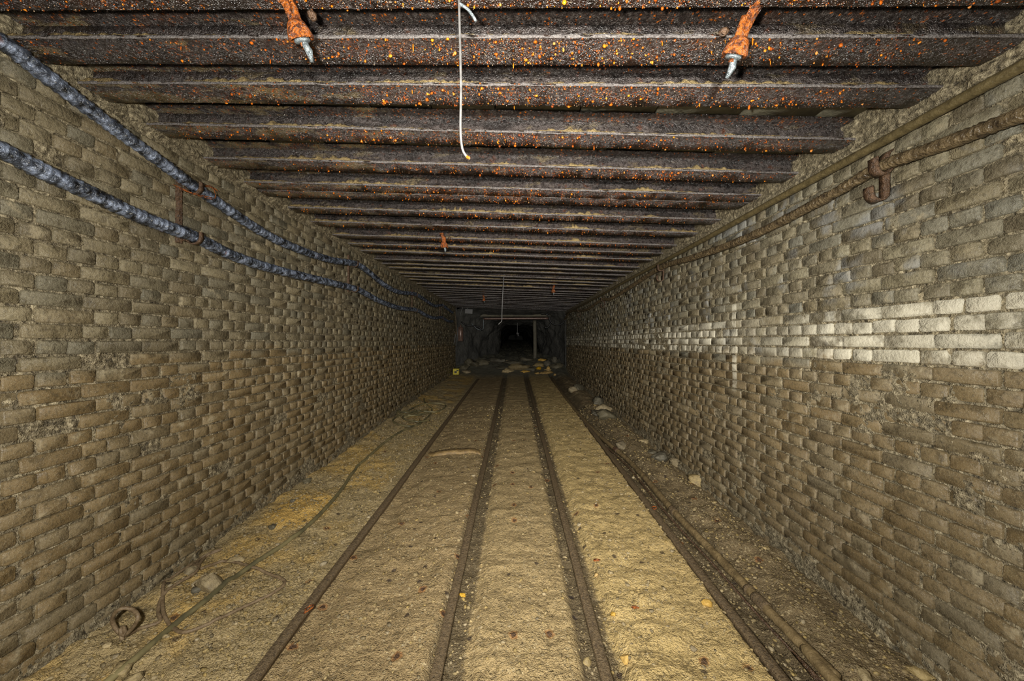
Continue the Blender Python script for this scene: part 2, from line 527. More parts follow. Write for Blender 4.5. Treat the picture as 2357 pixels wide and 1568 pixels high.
M['greyrock'] = mat_simple('grey_rock', srgb(78, 73, 60), srgb(118, 111, 92), 6, (0.5, 0.75), 0.02, 0, 0.4, 6, 0.2)
M['yrock'] = mat_simple('yellow_rock', srgb(160, 126, 62), srgb(216, 176, 92), 14, (0.5, 0.75), 0.01, 0, 0.4, 5, 0.2)
M['cave'] = mat_simple('dark_mine_rock', srgb(58, 58, 56), srgb(100, 98, 92), 3, (0.45, 0.7), 0.04, 0, 0.4, 7)
M['timber'] = mat_simple('muddy_timber', srgb(110, 88, 54), srgb(166, 138, 90), 20, (0.55, 0.75), 0.006)
M['yellow'] = mat_simple('yellow_paint', srgb(170, 150, 30), srgb(232, 214, 60), 20, (0.4, 0.6), 0.003)
M['black'] = mat_simple('black_rubber', srgb(20, 20, 20), srgb(44, 42, 40), 20, (0.35, 0.55), 0.002)
M['tank'] = mat_simple('brown_tank', srgb(84, 62, 52), srgb(140, 112, 98), 10, (0.25, 0.4), 0.002, 0.2, 0.7)
M['floor'] = mat_floor()


# ------------------------------------------------------------------ mesh helpers
def mesh_np(name, V, loops, totals, smooth=False):
    me = bpy.data.meshes.new(name)
    V = np.asarray(V, np.float32)
    loops = np.asarray(loops, np.int32).ravel()
    totals = np.asarray(totals, np.int32)
    starts = np.concatenate([[0], np.cumsum(totals)[:-1]]).astype(np.int32)
    me.vertices.add(len(V)); me.vertices.foreach_set('co', V.ravel())
    me.loops.add(len(loops)); me.loops.foreach_set('vertex_index', loops)
    me.polygons.add(len(totals)); me.polygons.foreach_set('loop_start', starts); me.polygons.foreach_set('loop_total', totals)
    if smooth:
        me.polygons.foreach_set('use_smooth', np.ones(len(totals), bool))
    me.update(calc_edges=True)
    return me


def grid_mesh(name, V, nu, nv, flip=False, smooth=True):
    """V[(i*nv)+j]"""
    i, j = np.meshgrid(np.arange(nu - 1), np.arange(nv - 1), indexing='ij')
    a = (i * nv + j).ravel(); b = a + nv; c = b + 1; d = a + 1
    q = np.stack([a, b, c, d] if not flip else [a, d, c, b], 1)
    return mesh_np(name, V, q, np.full(len(q), 4), smooth)


def obj(name, me, mat=None, parent=None, loc=None, rot=None):
    o = bpy.data.objects.new(name, me)
    COL.objects.link(o)
    if mat is not None and me is not None and len(me.materials) == 0:
        me.materials.append(M[mat] if isinstance(mat, str) else mat)
    if parent is not None:
        o.parent = parent
    if loc is not None:
        o.location = loc
    if rot is not None:
        o.rotation_euler = rot
    return o


def tag(o, label, cat, group=None):
    o['label'] = label
    o['category'] = cat
    if group:
        o['group'] = group
    return o


def struct(o):
    o['kind'] = 'structure'
    return o


def thing(name, label, cat, loc=(0, 0, 0), group=None):
    o = bpy.data.objects.new(name, None)
    o.empty_display_size = 0.05
    COL.objects.link(o)
    o.location = loc
    return tag(o, label, cat, group)


def box_vf(x0, x1, y0, y1, z0, z1):
    V = [(x0, y0, z0), (x1, y0, z0), (x1, y1, z0), (x0, y1, z0), (x0, y0, z1), (x1, y0, z1), (x1, y1, z1), (x0, y1, z1)]
    F = [(0, 3, 2, 1), (4, 5, 6, 7), (0, 1, 5, 4), (1, 2, 6, 5), (2, 3, 7, 6), (3, 0, 4, 7)]
    return V, F


def box_mesh(name, x0, x1, y0, y1, z0, z1, bevel=0.0, jitter=0.0, seed=0):
    bm = bmesh.new()
    V, F = box_vf(x0, x1, y0, y1, z0, z1)
    r = random.Random(seed)
    vs = [bm.verts.new([c + r.uniform(-jitter, jitter) for c in v]) for v in V]
    for f in F:
        bm.faces.new([vs[i] for i in f])
    if bevel:
        bmesh.ops.bevel(bm, geom=list(bm.edges), offset=bevel, segments=1, profile=0.5, affect='EDGES')
    me = bpy.data.meshes.new(name)
    bm.to_mesh(me); bm.free()
    return me


def spline(pts, step=0.03, closed=False):
    """Catmull-Rom through the points, sampled evenly"""
    P = [np.array(p, float) for p in pts]
    n = len(P)
    out = []
    segs = n if closed else n - 1
    for i in range(segs):
        p1, p2 = P[i], P[(i + 1) % n]
        p0 = P[(i - 1) % n] if closed or i > 0 else 2 * p1 - p2
        p3 = P[(i + 2) % n] if closed or i < n - 2 else 2 * p2 - p1
        d = np.linalg.norm(p2 - p1)
        m = max(2, int(math.ceil(d / step)))
        for q in range(m):
            t = q / m
            out.append(0.5 * ((2 * p1) + (-p0 + p2) * t + (2 * p0 - 5 * p1 + 4 * p2 - p3) * t * t + (-p0 + 3 * p1 - 3 * p2 + p3) * t ** 3))
    out.append(P[0] if closed else P[-1])
    return np.array(out)


def tube_mesh(name, path, radius, seg=12, cap=True, smooth=True):
    """tube along an array of points; radius scalar or per point"""
    path = np.asarray(path, float)
    n = len(path)
    R = np.full(n, radius) if np.isscalar(radius) else np.asarray(radius, float)
    T = np.gradient(path, axis=0)
    T /= np.linalg.norm(T, axis=1)[:, None] + 1e-12
    up = np.array([0, 0, 1.0])
    if abs(T[0] @ up) > 0.95:
        up = np.array([1.0, 0, 0])
    N = np.zeros_like(T)
    v = up - T[0] * (up @ T[0])
    N[0] = v / np.linalg.norm(v)
    for i in range(1, n):
        v = N[i - 1] - T[i] * (N[i - 1] @ T[i])
        N[i] = v / (np.linalg.norm(v) + 1e-12)
    B = np.cross(T, N)
    a = np.linspace(0, 2 * np.pi, seg, endpoint=False)
    ring = (np.cos(a)[None, :, None] * N[:, None, :] + np.sin(a)[None, :, None] * B[:, None, :])
    V = (path[:, None, :] + ring * R[:, None, None]).reshape(-1, 3)
    i, j = np.meshgrid(np.arange(n - 1), np.arange(seg), indexing='ij')
    A = (i * seg + j).ravel(); Bq = (i * seg + (j + 1) % seg).ravel()
    q = np.stack([A, Bq, Bq + seg, A + seg], 1)
    loops = list(q.ravel()); tot = [4] * len(q)
    if cap:
        loops += list(range(seg))[::-1]; tot.append(seg)
        loops += list(range((n - 1) * seg, n * seg)); tot.append(seg)
    return mesh_np(name, V, loops, tot, smooth)


def strap_mesh(name, path, width_dir, width, thick):
    """flat iron strip bent along a path"""
    path = np.asarray(path, float)
    n = len(path)
    W = np.array(width_dir, float); W /= np.linalg.norm(W)
    T = np.gradient(path, axis=0); T /= np.linalg.norm(T, axis=1)[:, None] + 1e-12
    Nn = np.cross(T, W); Nn /= np.linalg.norm(Nn, axis=1)[:, None] + 1e-12
    V = []
    for p, nn in zip(path, Nn):
        for su, sv in ((-1, -1), (1, -1), (1, 1), (-1, 1)):
            V.append(p + W * su * width / 2 + nn * sv * thick / 2)
    loops = []; tot = []
    for i in range(n - 1):
        for j in range(4):
            a = i * 4 + j; b = i * 4 + (j + 1) % 4
            loops += [a, b, b + 4, a + 4]; tot.append(4)
    loops += [3, 2, 1, 0]; tot.append(4)
    e = (n - 1) * 4
    loops += [e, e + 1, e + 2, e + 3]; tot.append(4)
    return mesh_np(name, V, loops, tot)


def lathe_mesh(name, prof, seg=20):
    """profile of (radius, along z) turned about the local z axis"""
    V = []
    for r, z in prof:
        for k in range(seg):
            a = 2 * math.pi * k / seg
            V.append((r * math.cos(a), r * math.sin(a), z))
    loops = []; tot = []
    for i in range(len(prof) - 1):
        for k in range(seg):
            a = i * seg + k; b = i * seg + (k + 1) % seg
            loops += [a, b, b + seg, a + seg]; tot.append(4)
    return mesh_np(name, V, loops, tot, True)


_ico = {}


def ico(sub):
    if sub not in _ico:
        bm = bmesh.new()
        bmesh.ops.create_icosphere(bm, subdivisions=sub, radius=1.0)
        _ico[sub] = (np.array([v.co[:] for v in bm.verts]), np.array([[v.index for v in f.verts] for f in bm.faces]))
        bm.free()
    return _ico[sub]


def rock_verts(seed, sub=2, cuts=9, squash=(1, 1, 0.7)):
    V, F = ico(sub)
    r = np.random.default_rng(seed)
    V = V.copy() * (1 + 0.15 * r.standard_normal(len(V)))[:, None]
    for _ in range(cuts):
        n = r.standard_normal(3); n /= np.linalg.norm(n)
        d = r.uniform(0.55, 0.9)
        t = V @ n - d
        V -= np.where(t > 0, t * 0.92, 0)[:, None] * n
    return V * np.array(squash), F


def rock_mesh(name, seed, sub=2, squash=(1, 1, 0.7), smooth=False):
    V, F = rock_verts(seed, sub, 9, squash)
    return mesh_np(name, V, F, np.full(len(F), 3), smooth)


# ------------------------------------------------------------------ floor
def y_rows(y0, y1, k, mn=0.006):
    ys = [y0]
    while ys[-1] < y1:
        ys.append(ys[-1] + max(mn, k * ys[-1]))
    return np.array(ys)


ys = np.concatenate([np.arange(-4, 0.85, 0.12), y_rows(0.9, 46, 0.0062)])
xs = np.linspace(-2.25, 2.0, 330)
YY, XX = np.meshgrid(ys, xs, indexing='ij')
ZZ = floor_z(XX, YY)
floor = struct(obj('floor', grid_mesh('floor', np.stack([XX, YY, ZZ], -1).reshape(-1, 3), len(ys), len(xs), True), 'floor'))

# ------------------------------------------------------------------ brick walls
NB = 14


def brick_variant(L, H, seed):
    """rounded, chipped brick: u along the course, v up, w out of the wall"""
    r = np.random.default_rng(seed)
    c = r.uniform(0.0045, 0.0125, 4)
    hl, hh = L / 2, H / 2
    out = []
    for (sx, sy), cc, order in (((1, 1), c[0], 0), ((-1, 1), c[1], 1), ((-1, -1), c[2], 0), ((1, -1), c[3], 1)):
        p = [(sx * hl, sy * (hh - cc)), (sx * (hl - cc * 0.293), sy * (hh - cc * 0.293)), (sx * (hl - cc), sy * hh)]
        if order:
            p = p[::-1]
        out += p
        if (sx, sy) in ((1, 1), (-1, -1)):
            out.append((r.uniform(-0.2, 0.2) * L, sy * hh))
    O = np.array(out) + np.clip(r.normal(0, 0.0014, (NB, 2)), -0.0019, 0.0019)
    ins = r.uniform(0.0020, 0.0042, NB)[:, None]
    I = O - np.sign(O) * ins * np.array([1, 1])
    I[3, 0], I[10, 0] = O[3, 0], O[10, 0]
    V = np.concatenate([np.c_[O, np.full(NB, -0.026)], np.c_[O, np.full(NB, -0.004) + r.normal(0, 0.0010, NB)], np.c_[I, r.normal(0, 0.0010, NB)]])
    loops = []
    for ring in (0, 1):
        for j in range(NB):
            a = ring * NB + j; b = ring * NB + (j + 1) % NB
            loops.append([a, b, b + NB, a + NB])
    return V, np.array(loops), np.arange(2 * NB, 3 * NB)


STR = [brick_variant(PITCH - 0.0105, COURSE - 0.0118, 100 + i) for i in range(20)]
HED = [brick_variant(PITCH / 2 - 0.0105, COURSE - 0.0118, 200 + i) for i in range(20)]


def build_wall(side):
    s = -1 if side == 'left' else 1
    W = WL if s < 0 else WR
    h0, joint0 = (-0.100, 1.551) if s < 0 else (0.003, 1.619)
    htop = (HL - 0.035) if s < 0 else (HR - 0.075)
    r = np.random.default_rng(31 if s < 0 else 37)
    mk = 'l' if s < 0 else 'r'
    bricks = []
    i0 = int(math.floor((-1.62 - h0) / COURSE)); i1 = int(math.floor((htop - COURSE / 2 - h0) / COURSE))
    for i in range(i0, i1 + 1):
        hc = h0 + i * COURSE
        if i % 2 == 0:
            n0 = int((0.4 - joint0) / PITCH) - 1
            for k in range(n0, int((YEND - joint0) / PITCH)):
                yc = joint0 + (k + 0.5) * PITCH + r.normal(0, 0.004)
                if r.random() < 0.05:
                    bricks.append((yc - PITCH / 4, hc, 1)); bricks.append((yc + PITCH / 4, hc, 1))
                else:
                    bricks.append((yc, hc, 0))
        else:
            n0 = int((0.4 - joint0) / PITCH) * 2 - 2
            skip = False
            for k in range(n0, int((YEND - joint0) / PITCH * 2) - 1):
                if skip:
                    skip = False
                    continue
                yc = joint0 + PITCH * 0.25 + (k + 0.5) * PITCH / 2 + r.normal(0, 0.0035)
                if r.random() < 0.05:
                    bricks.append((yc + PITCH / 4, hc, 0)); skip = True
                else:
                    bricks.append((yc, hc, 1))
    # keep those above the floor; a few are lost under crust
    keep = []
    fzs = floor_z(np.full(len(bricks), s * (W - 0.02)), np.array([b[0] for b in bricks])) - CAMZ
    for (yc, hc, t), fz in zip(bricks, fzs):
        if hc + COURSE / 2 < fz or yc > YEND - 0.1:
            continue
        if r.random() < 0.015:
            continue
        px = FPX * W / max(yc, 0.2); py = abs(hc) * FPX / max(yc, 0.2)
        vis = px < 1240 and py < 840
        area = (PITCH if t == 0 else PITCH / 2) / yc ** 3 if vis else 0
        keep.append((area, yc, hc, t))
    order = sorted(range(len(keep)), key=lambda q: -keep[q][0])
    solo = set(order[:300])

    # mortar bed behind the bricks, rough, with crust over the top course
    yv = np.concatenate([np.arange(-4, 0.9, 0.1), y_rows(0.95, YEND, 0.0050, 0.009), [YEND + 0.02]])
    hv = np.arange(-1.72, (HL if s < 0 else HR) + 0.20, 0.0095)
    Y, Hh = np.meshgrid(yv, hv, indexing='ij')
    d = -0.0135 + 0.010 * fbm(Y * 20, Hh * 20, seed=41 + s, octaves=3) + 0.010 * fbm(Y * 65, Hh * 65, seed=51 + s, octaves=2)
    d = np.minimum(d, -0.0040)
    smear = sstep(0.34, 0.58, fbm(Y * 2.2, Hh * 3.2, seed=61 + s, octaves=3))
    d = d + smear * 0.012
    edge = htop + 0.018 * fbm(Y * 4, Hh * 0, seed=71 + s)
    cap = sstep(0.0, 0.03, Hh - edge)
    d = d + cap * (0.028 + 0.012 * fbm(Y * 9, Hh * 9, seed=73 + s))
    foot = floor_z(np.full_like(Y, s * (W - 0.02)), Y) - CAMZ
    fb = sstep(0.16, 0.0, Hh - foot - 0.08 * fbm(Y * 3, Hh * 0, seed=75 + s))
    d = d + fb * (0.020 + 0.012 * fbm(Y * 13, Hh * 13, seed=77 + s))
    V = np.stack([s * (W - d), Y, CAMZ + Hh], -1).reshape(-1, 3)
    wall = struct(obj('wall_' + side, grid_mesh('wall_' + side, V, len(yv), len(hv), s > 0), 'mortar_' + mk))

    # shared meshes in wall space for single bricks
    sh = {}
    for t, lst in ((0, STR), (1, HED)):
        for q, (bv, quads, capf) in enumerate(lst):
            bw = np.stack([-s * bv[:, 2], bv[:, 0], bv[:, 1]], 1)
            qd = quads if s > 0 else quads[:, ::-1]
            cf = capf if s > 0 else capf[::-1]
            # mirror handled by winding: outward normal points into the tunnel
            me = mesh_np('brick', bw, np.concatenate([qd.ravel()[::1], cf]), [4] * len(qd) + [NB], True)
            me.materials.append(M['brick_' + mk])
            sh[(t, q)] = me
    SV, SL, ST, SR = [], [], [], []
    nvt = 0
    for idx, (area, yc, hc, t) in enumerate(keep):
        q = int(r.integers(0, 20))
        out = r.normal(0.0, 0.0032)
        loc = np.array([s * (W - out), yc, CAMZ + hc + r.normal(0, 0.0018)])
        tilt = r.normal(0, 0.008)
        if idx in solo:
            o = bpy.data.objects.new('brick', sh[(t, q)])
            COL.objects.link(o)
            o.parent = wall
            o.location = loc
            o.rotation_euler = (tilt, 0, r.normal(0, 0.006))
        else:
            bv, quads, capf = (STR if t == 0 else HED)[q]
            ca, sa = math.cos(tilt), math.sin(tilt)
            w = np.stack([-s * bv[:, 2], bv[:, 0] * ca - bv[:, 1] * sa, bv[:, 0] * sa + bv[:, 1] * ca], 1) + loc
            SV.append(w)
            qd = quads if s > 0 else quads[:, ::-1]
            cf = capf if s > 0 else capf[::-1]
            SL.append(np.concatenate([qd.ravel(), cf]) + nvt)
            ST += [4] * len(qd) + [NB]
            SR.append(np.full(len(w), r.random()))
            nvt += len(w)
    me = mesh_np('brick_courses', np.concatenate(SV), np.concatenate(SL), ST, True)
    a = me.attributes.new('rnd', 'FLOAT', 'POINT')
    a.data.foreach_set('value', np.concatenate(SR).astype(np.float32))
    o = obj('brick_courses', me, 'brick_' + mk + 's', wall)
    o['kind'] = 'stuff'
    return wall


wall_left = build_wall('left')
wall_right = build_wall('right')

# ------------------------------------------------------------------ ceiling: slabs on steel beams
BEAM_H, FLW, FLT = 0.125, 0.140, 0.014
beam_mid = [0.30, 0.72, 1.13, 1.39, 1.65, 2.02, 2.41, 2.77, 2.915, 3.31, 3.71, 4.175, 4.55, 4.91, 5.40, 5.72, 6.04, 6.53, 6.85, 7.2, 7.72]
while beam_mid[-1] < 12.7:
    beam_mid.append(beam_mid[-1] + (0.36 if len(beam_mid) % 3 else 0.46))
skews = {0: 0.18, 1: 0.18, 2: 0.18, 3: 0.18, 4: 0.18, 5: 0.10, 6: 0.09, 7: 0.10, 8: 0.10, 9: 0.09}

# backing above the slabs
xs2 = np.array([-WL - 0.1, WR + 0.1])
V = [(x, y, ceil_z(x) + BEAM_H + 0.05) for y in (-4, 13.35) for x in xs2]
ceiling = struct(obj('ceiling', grid_mesh('ceiling', np.array(V), 2, 2, False, False), 'slab'))

NXB = 160
bx = np.linspace(-WL - 0.03, WR + 0.03, NXB)
ORD = ['first', 'second', 'third', 'fourth', 'fifth', 'sixth', 'seventh', 'eighth', 'ninth', 'tenth', 'eleventh', 'twelfth', 'thirteenth', 'fourteenth', 'fifteenth',
       'sixteenth', 'seventeenth', 'eighteenth', 'nineteenth', 'twentieth', 'twenty-first', 'twenty-second', 'twenty-third', 'twenty-fourth', 'twenty-fifth',
       'twenty-sixth', 'twenty-seventh', 'twenty-eighth', 'twenty-ninth', 'thirtieth', 'thirty-first', 'thirty-second', 'thirty-third', 'thirty-fourth', 'thirty-fifth', 'thirty-sixth']


def prism_x(name, section, xs, yoff, zoff, seed, amp):
    """extrude a closed (y, z) section along x, following the beam's skew and slope, with a rusted wobble"""
    n = len(section)
    sec = np.array(section)
    V = np.zeros((len(xs), n, 3))
    for j in range(n):
        V[:, j, 0] = xs
        V[:, j, 1] = yoff(xs) + sec[j, 0] + amp * fbm(xs * 25, np.full_like(xs, j * 3.3 + seed), seed=seed, octaves=2)
        V[:, j, 2] = zoff(xs) + sec[j, 1] + amp * fbm(xs * 25, np.full_like(xs, j * 5.7 + seed + 50), seed=seed + 3, octaves=2)
    V = V.reshape(-1, 3)
    loops = []; tot = []
    i, j = np.meshgrid(np.arange(len(xs) - 1), np.arange(n), indexing='ij')
    A = (i * n + j).ravel(); B = (i * n + (j + 1) % n).ravel()
    q = np.stack([A, A + n, B + n, B], 1)
    loops = list(q.ravel()); tot = [4] * len(q)
    loops += list(range(n)); tot.append(n)
    loops += list(range((len(xs) - 1) * n, len(xs) * n))[::-1]; tot.append(n)
    return mesh_np(name, V, loops, tot, False)


icoV, icoF = ico(1)
beams = []
nb_vis = 0
for bi, ym in enumerate(beam_mid):
    sk = skews.get(bi, 0.08)
    yo = lambda x, ym=ym, sk=sk: ym - sk * (x - (-WL)) / (WL + WR) + sk * WL / (WL + WR)
    zo = lambda x: ceil_z(x)
    dist = max(ym, 0.5)
    inview = ym > 0.9
    if inview:
        lab = 'rust-blistered steel roof beam, %s counted from the near end of the tunnel' % ORD[nb_vis]
        nb_vis += 1
    else:
        lab = 'rusty steel roof beam overhead, nearer than the top edge, %s of two' % ('nearer' if bi == 0 else 'farther')
    th = thing('roof_beam', lab, 'beam', (0, ym, float(ceil_z(0.0))), 'steel beams carrying the roof slabs')
    inv = Matrix.Translation(-Vector(th.location))
    xsb = bx if dist < 4 else bx[::3]
    t = FLT
    parts = {
        'bottom_flange': [(0.006, 0), (FLW - 0.004, 0), (FLW, 0.004), (FLW, t - 0.002), (FLW - 0.004, t), (FLW / 2 + 0.02, t + 0.004), (FLW / 2 - 0.02, t + 0.004), (0.004, t), (0.0, t - 0.003), (0.0, 0.006), (0.002, 0.002)],
        'web': [(FLW / 2 - 0.006, t), (FLW / 2 + 0.006, t), (FLW / 2 + 0.006, BEAM_H - t), (FLW / 2 - 0.006, BEAM_H - t)],
        'top_flange': [(0, BEAM_H - t), (FLW / 2 - 0.02, BEAM_H - t - 0.004), (FLW / 2 + 0.02, BEAM_H - t - 0.004), (FLW, BEAM_H - t), (FLW, BEAM_H), (0, BEAM_H)],
    }
    for pn, sec in parts.items():
        me = prism_x(pn, sec, xsb, yo, zo, bi * 11 + len(pn), 0.0035 if dist < 4 else 0.002)
        me.transform(inv)
        obj(pn, me, 'web' if pn == 'web' else 'beam', th)
    me = prism_x('lip_highlight', [(-0.0015, 0.0015), (0.003, 0.0005), (0.004, t + 0.0005), (-0.0005, t - 0.001)], xsb, yo, zo, bi * 11 + 5, 0.0030 if dist < 4 else 0.002)  # pale strip added to paint the bright line along the flange lip
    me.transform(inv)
    obj('lip_highlight', me, 'edge', th)
    # dirt lying on the lower flange, against the web
    if inview and dist < 8:
        xd = np.linspace(-WL + 0.02, WR - 0.02, 420 if dist < 4 else 200)
        lump = fbm(xd * 3.0, np.full_like(xd, bi * 9.1), seed=81, octaves=3)
        crumb = np.abs(fbm(xd * 38, np.full_like(xd, bi * 4.7), seed=83, octaves=2))
        left = np.interp(xd, [-WL, -0.8, 0.6, WR], [0.16, 0.10, 0.02, -0.10])
        amt = np.clip(0.25 + lump + left, 0, 1)
        hd = 0.004 + amt * (0.014 + 0.060 * crumb)
        hd = np.minimum(hd, 0.055)
        secs = []
        for k in range(len(xd)):
            y0 = yo(xd[k]); z0 = zo(xd[k]) + t - 0.001
            h = hd[k]
            secs += [(xd[k], y0 + 0.001 + 0.004 * crumb[(k * 7) % len(xd)], z0), (xd[k], y0 + 0.006, z0 + 0.6 * h), (xd[k], y0 + 0.022, z0 + h), (xd[k], y0 + 0.064, z0 + h * 1.3)]
        me = grid_mesh('dirt', np.array(secs), len(xd), 4, False, False)
        me.transform(inv)
        obj('dirt', me, 'dirt', th)
    # rust-water drops hanging under the lower flange
    if inview and dist < 5.0:
        cnt = int(np.interp(dist, [1.0, 1.7, 3.0, 5.0], [2100, 1900, 1100, 450]))
        Vs, Ls = [], []
        nv = 0
        made = 0
        Rn = []
        while made < cnt:
            x = rng.uniform(-WL + 0.1, WR - 0.1)
            dens = 0.5 + 0.8 * float(fbm(x * 2.2, bi * 5.0, seed=91)) + (0.25 if -0.9 < x < 1.6 else -0.15)
            if rng.random() > dens:
                continue
            yy = rng.uniform(0.0, FLW)
            big = rng.random() < 0.22
            rr = min(0.0062, 0.0014 + rng.exponential(0.0013)) if big else rng.uniform(0.0008, 0.0019)
            stretch = rng.choice([1.0, 1.3, 1.3, 1.7, 5.5], p=[0.35, 0.3, 0.2, 0.11, 0.04])
            if stretch > 3:
                rr *= 0.6
            v = icoV * (1 + 0.16 * rng.standard_normal(len(icoV)))[:, None] * np.array([rr * rng.uniform(0.8, 1.5), rr, rr * stretch])
            v[:, 2] -= rr * stretch * 0.7
            v = v + np.array([x, yo(x) + yy, zo(x)])
            Vs.append(v); Ls.append(icoF.ravel() + nv); nv += len(v)
            Rn.append(np.full(len(v), rng.uniform(0.25, 0.9) if big else rng.choice([0.02, 0.05, 0.3, 0.98])))
            made += 1
        me = mesh_np('rust_drops', np.concatenate(Vs), np.concatenate(Ls), np.full(sum(len(l) for l in Ls) // 3, 3), True)
        me.transform(inv)
        at_ = me.attributes.new('rnd', 'FLOAT', 'POINT')
        at_.data.foreach_set('value', np.concatenate(Rn).astype(np.float32))
        o = obj('rust_drops', me, 'drop', th)
        o['kind'] = 'stuff'
    beams.append((ym, yo))

# roof slabs bridging from beam to beam
sl_r = random.Random(5)
for bi in range(len(beams) - 1):
    ya, yb = beams[bi], beams[bi + 1]
    if yb[0] - ya[0] < 0.2 or ya[0] > 6.6:
        continue
    x = -WL - 0.02
    while x < WR:
        L = sl_r.uniform(0.34, 0.56)
        x1 = min(x + L, WR + 0.02)
        g = 0.004
        dz = sl_r.uniform(-0.002, 0.010)
        V = []
        for zz in (0.0, 0.045):
            for (xx, yy) in ((x + g, ya[1](x) + FLW / 2 + 0.006), (x1 - g, ya[1](x1) + FLW / 2 + 0.006), (x1 - g, yb[1](x1) + FLW / 2 - 0.006), (x + g, yb[1](x) + FLW / 2 - 0.006)):
                V.append((xx, yy, ceil_z(xx) + BEAM_H + 0.001 + dz + zz))
        F = [(0, 3, 2, 1), (4, 5, 6, 7), (0, 1, 5, 4), (1, 2, 6, 5), (2, 3, 7, 6), (3, 0, 4, 7)]
        me = mesh_np('slab', V, np.array(F), [4] * 6)
        obj('slab', me, 'slab', ceiling)
        x = x1

# ------------------------------------------------------------------ rails
RAIL_NAMES = ['leftmost of the four rusty mine rails, beside the left gravel bank', 'second mine rail from the left, its left side packed with mud',
              'third mine rail from the left, dark grit on both sides', 'rightmost mine rail, beside the ditch with the floor pipe']
rail_sec = [(-0.020, 0.000), (-0.025, -0.005), (-0.025, -0.026), (-0.010, -0.036), (-0.008, -0.085), (-0.040, -0.095), (-0.040, -0.105),
            (0.040, -0.105), (0.040, -0.095), (0.008, -0.085), (0.010, -0.036), (0.025, -0.026), (0.025, -0.005), (0.020, 0.000)]


def rail_z(y):
    return 0.030 + 0.0325 * y


for (X, i) in RAILS:
    yv = np.concatenate([np.arange(-3.5, 0.6, 0.3), y_rows(0.7, 12.0, 0.012, 0.02)])
    sec = np.array(rail_sec)
    wob = 0.006 * fbm(yv * 0.9, yv * 0, seed=101 + i, octaves=2)
    zz = rail_z(yv) + 0.004 * fbm(yv * 0.8, yv * 0 + 9, seed=105 + i, octaves=2) - 0.10 * sstep(11.2, 12.0, yv)
    V = np.zeros((len(yv), len(sec), 3))
    for j in range(len(sec)):
        V[:, j, 0] = X + wob + sec[j, 0] + 0.0016 * fbm(yv * 30, np.full_like(yv, j * 3.0), seed=111 + i)
        V[:, j, 1] = yv
        V[:, j, 2] = zz + sec[j, 1] + 0.0016 * fbm(yv * 30, np.full_like(yv, j * 3.0 + 40), seed=115 + i)
    n = len(sec)
    ii, jj = np.meshgrid(np.arange(len(yv) - 1), np.arange(n), indexing='ij')
    A = (ii * n + jj).ravel(); B = (ii * n + (jj + 1) % n).ravel()
    q = np.stack([A, A + n, B + n, B], 1)[:, ::-1]
    loops = list(q.ravel()) + list(range(n))[::-1] + list(range((len(yv) - 1) * n, len(yv) * n))
    me = mesh_np('mine_rail', V.reshape(-1, 3), loops, [4] * len(q) + [n, n])
    tag(obj('mine_rail', me, 'rail'), RAIL_NAMES[i], 'rail', 'mine rails set in the floor')

# half-buried sleeper between the first two rails
p0, p1 = hit(985, 1050), hit(1105, 1052)
yv = np.linspace(p0.x - 0.03, p1.x, 26)
V = []
for k, x in enumerate(yv):
    e = math.sin(math.pi * (k + 0.35) / 25.7) ** 0.35
    yb = p0.y + 0.05 + 0.02 * float(vnoise(x * 5, 1, seed=3)) + (0.10 * (1 - k / 6) ** 2 if k < 6 else 0)
    zb = float(floor_z(x, p0.y)) - 0.02
    for (dy, dz) in ((-0.07, 0), (-0.072, 0.045 * e), (-0.05, 0.06 * e), (0.06, 0.055 * e), (0.09, 0.03 * e), (0.10, 0)):
        V.append((x, yb + dy, zb + dz))
tag(obj('sleeper', grid_mesh('sleeper', np.array(V), 26, 6, True), 'timber'), 'half-buried muddy timber sleeper between the two left rails', 'sleeper')


# ------------------------------------------------------------------ cables on the left wall
def ringed_radius(path, r, pitch, depth, seed):
    d = np.concatenate([[0], np.cumsum(np.linalg.norm(np.diff(path, axis=0), axis=1))])
    ph = (d / pitch + 0.35 * vnoise(d * 9, 0 * d, seed=seed)) % 1.0
    return r * (1 + 0.05 * vnoise(d * 20, 0 * d + 3, seed=seed + 1)) + depth * (ph ** 3 * 1.0 - 0.3)


def cable_path(pts, X, step):
    P = []
    for (px, py) in pts:
        y = FPX * X / (px - VPX)
        P.append((X, y, CAMZ - (py - VPY) / FPX * y))
    return spline(P, step)


up_px = [(-700, -330), (-300, -75), (0, 95), (100, 170), (250, 285), (400, 395), (455, 435), (600, 532), (680, 571), (760, 598), (820, 608), (853, 630), (878, 651), (906, 668), (927, 674), (955, 677), (976, 689), (1000, 704), (1018.5, 703), (1032, 713), (1042, 720)]
lo_px = [(-700, 60), (-300, 215), (0, 345), (100, 395), (200, 441), (300, 489), (400, 528), (445, 544), (540, 590), (640, 622), (740, 646), (815, 664), (842, 676), (878, 695), (920, 709), (958, 714), (983, 727), (999, 732), (1018.5, 731), (1030, 739), (1042, 740)]
XC = -2.06
path = cable_path(up_px, XC, 0.0065)
c1 = thing('armoured_cable', 'upper of two glossy ringed black-silver cables along the left wall', 'cable', tuple(path[0]), 'cables on the left wall')
me = tube_mesh('sheath', path, ringed_radius(path, 0.034, 0.034, 0.0075, 3), 14); me.transform(Matrix.Translation(-Vector(path[0])))
obj('sheath', me, 'cable', c1)
PATH_UP = path
path = cable_path(lo_px, XC, 0.0065)
c2 = thing('armoured_cable', 'lower of two glossy ringed black-silver cables along the left wall', 'cable', tuple(path[0]), 'cables on the left wall')
me = tube_mesh('sheath', path, ringed_radius(path, 0.036, 0.032, 0.0070, 9), 14); me.transform(Matrix.Translation(-Vector(path[0])))
obj('sheath', me, 'cable', c2)
PATH_LO = path


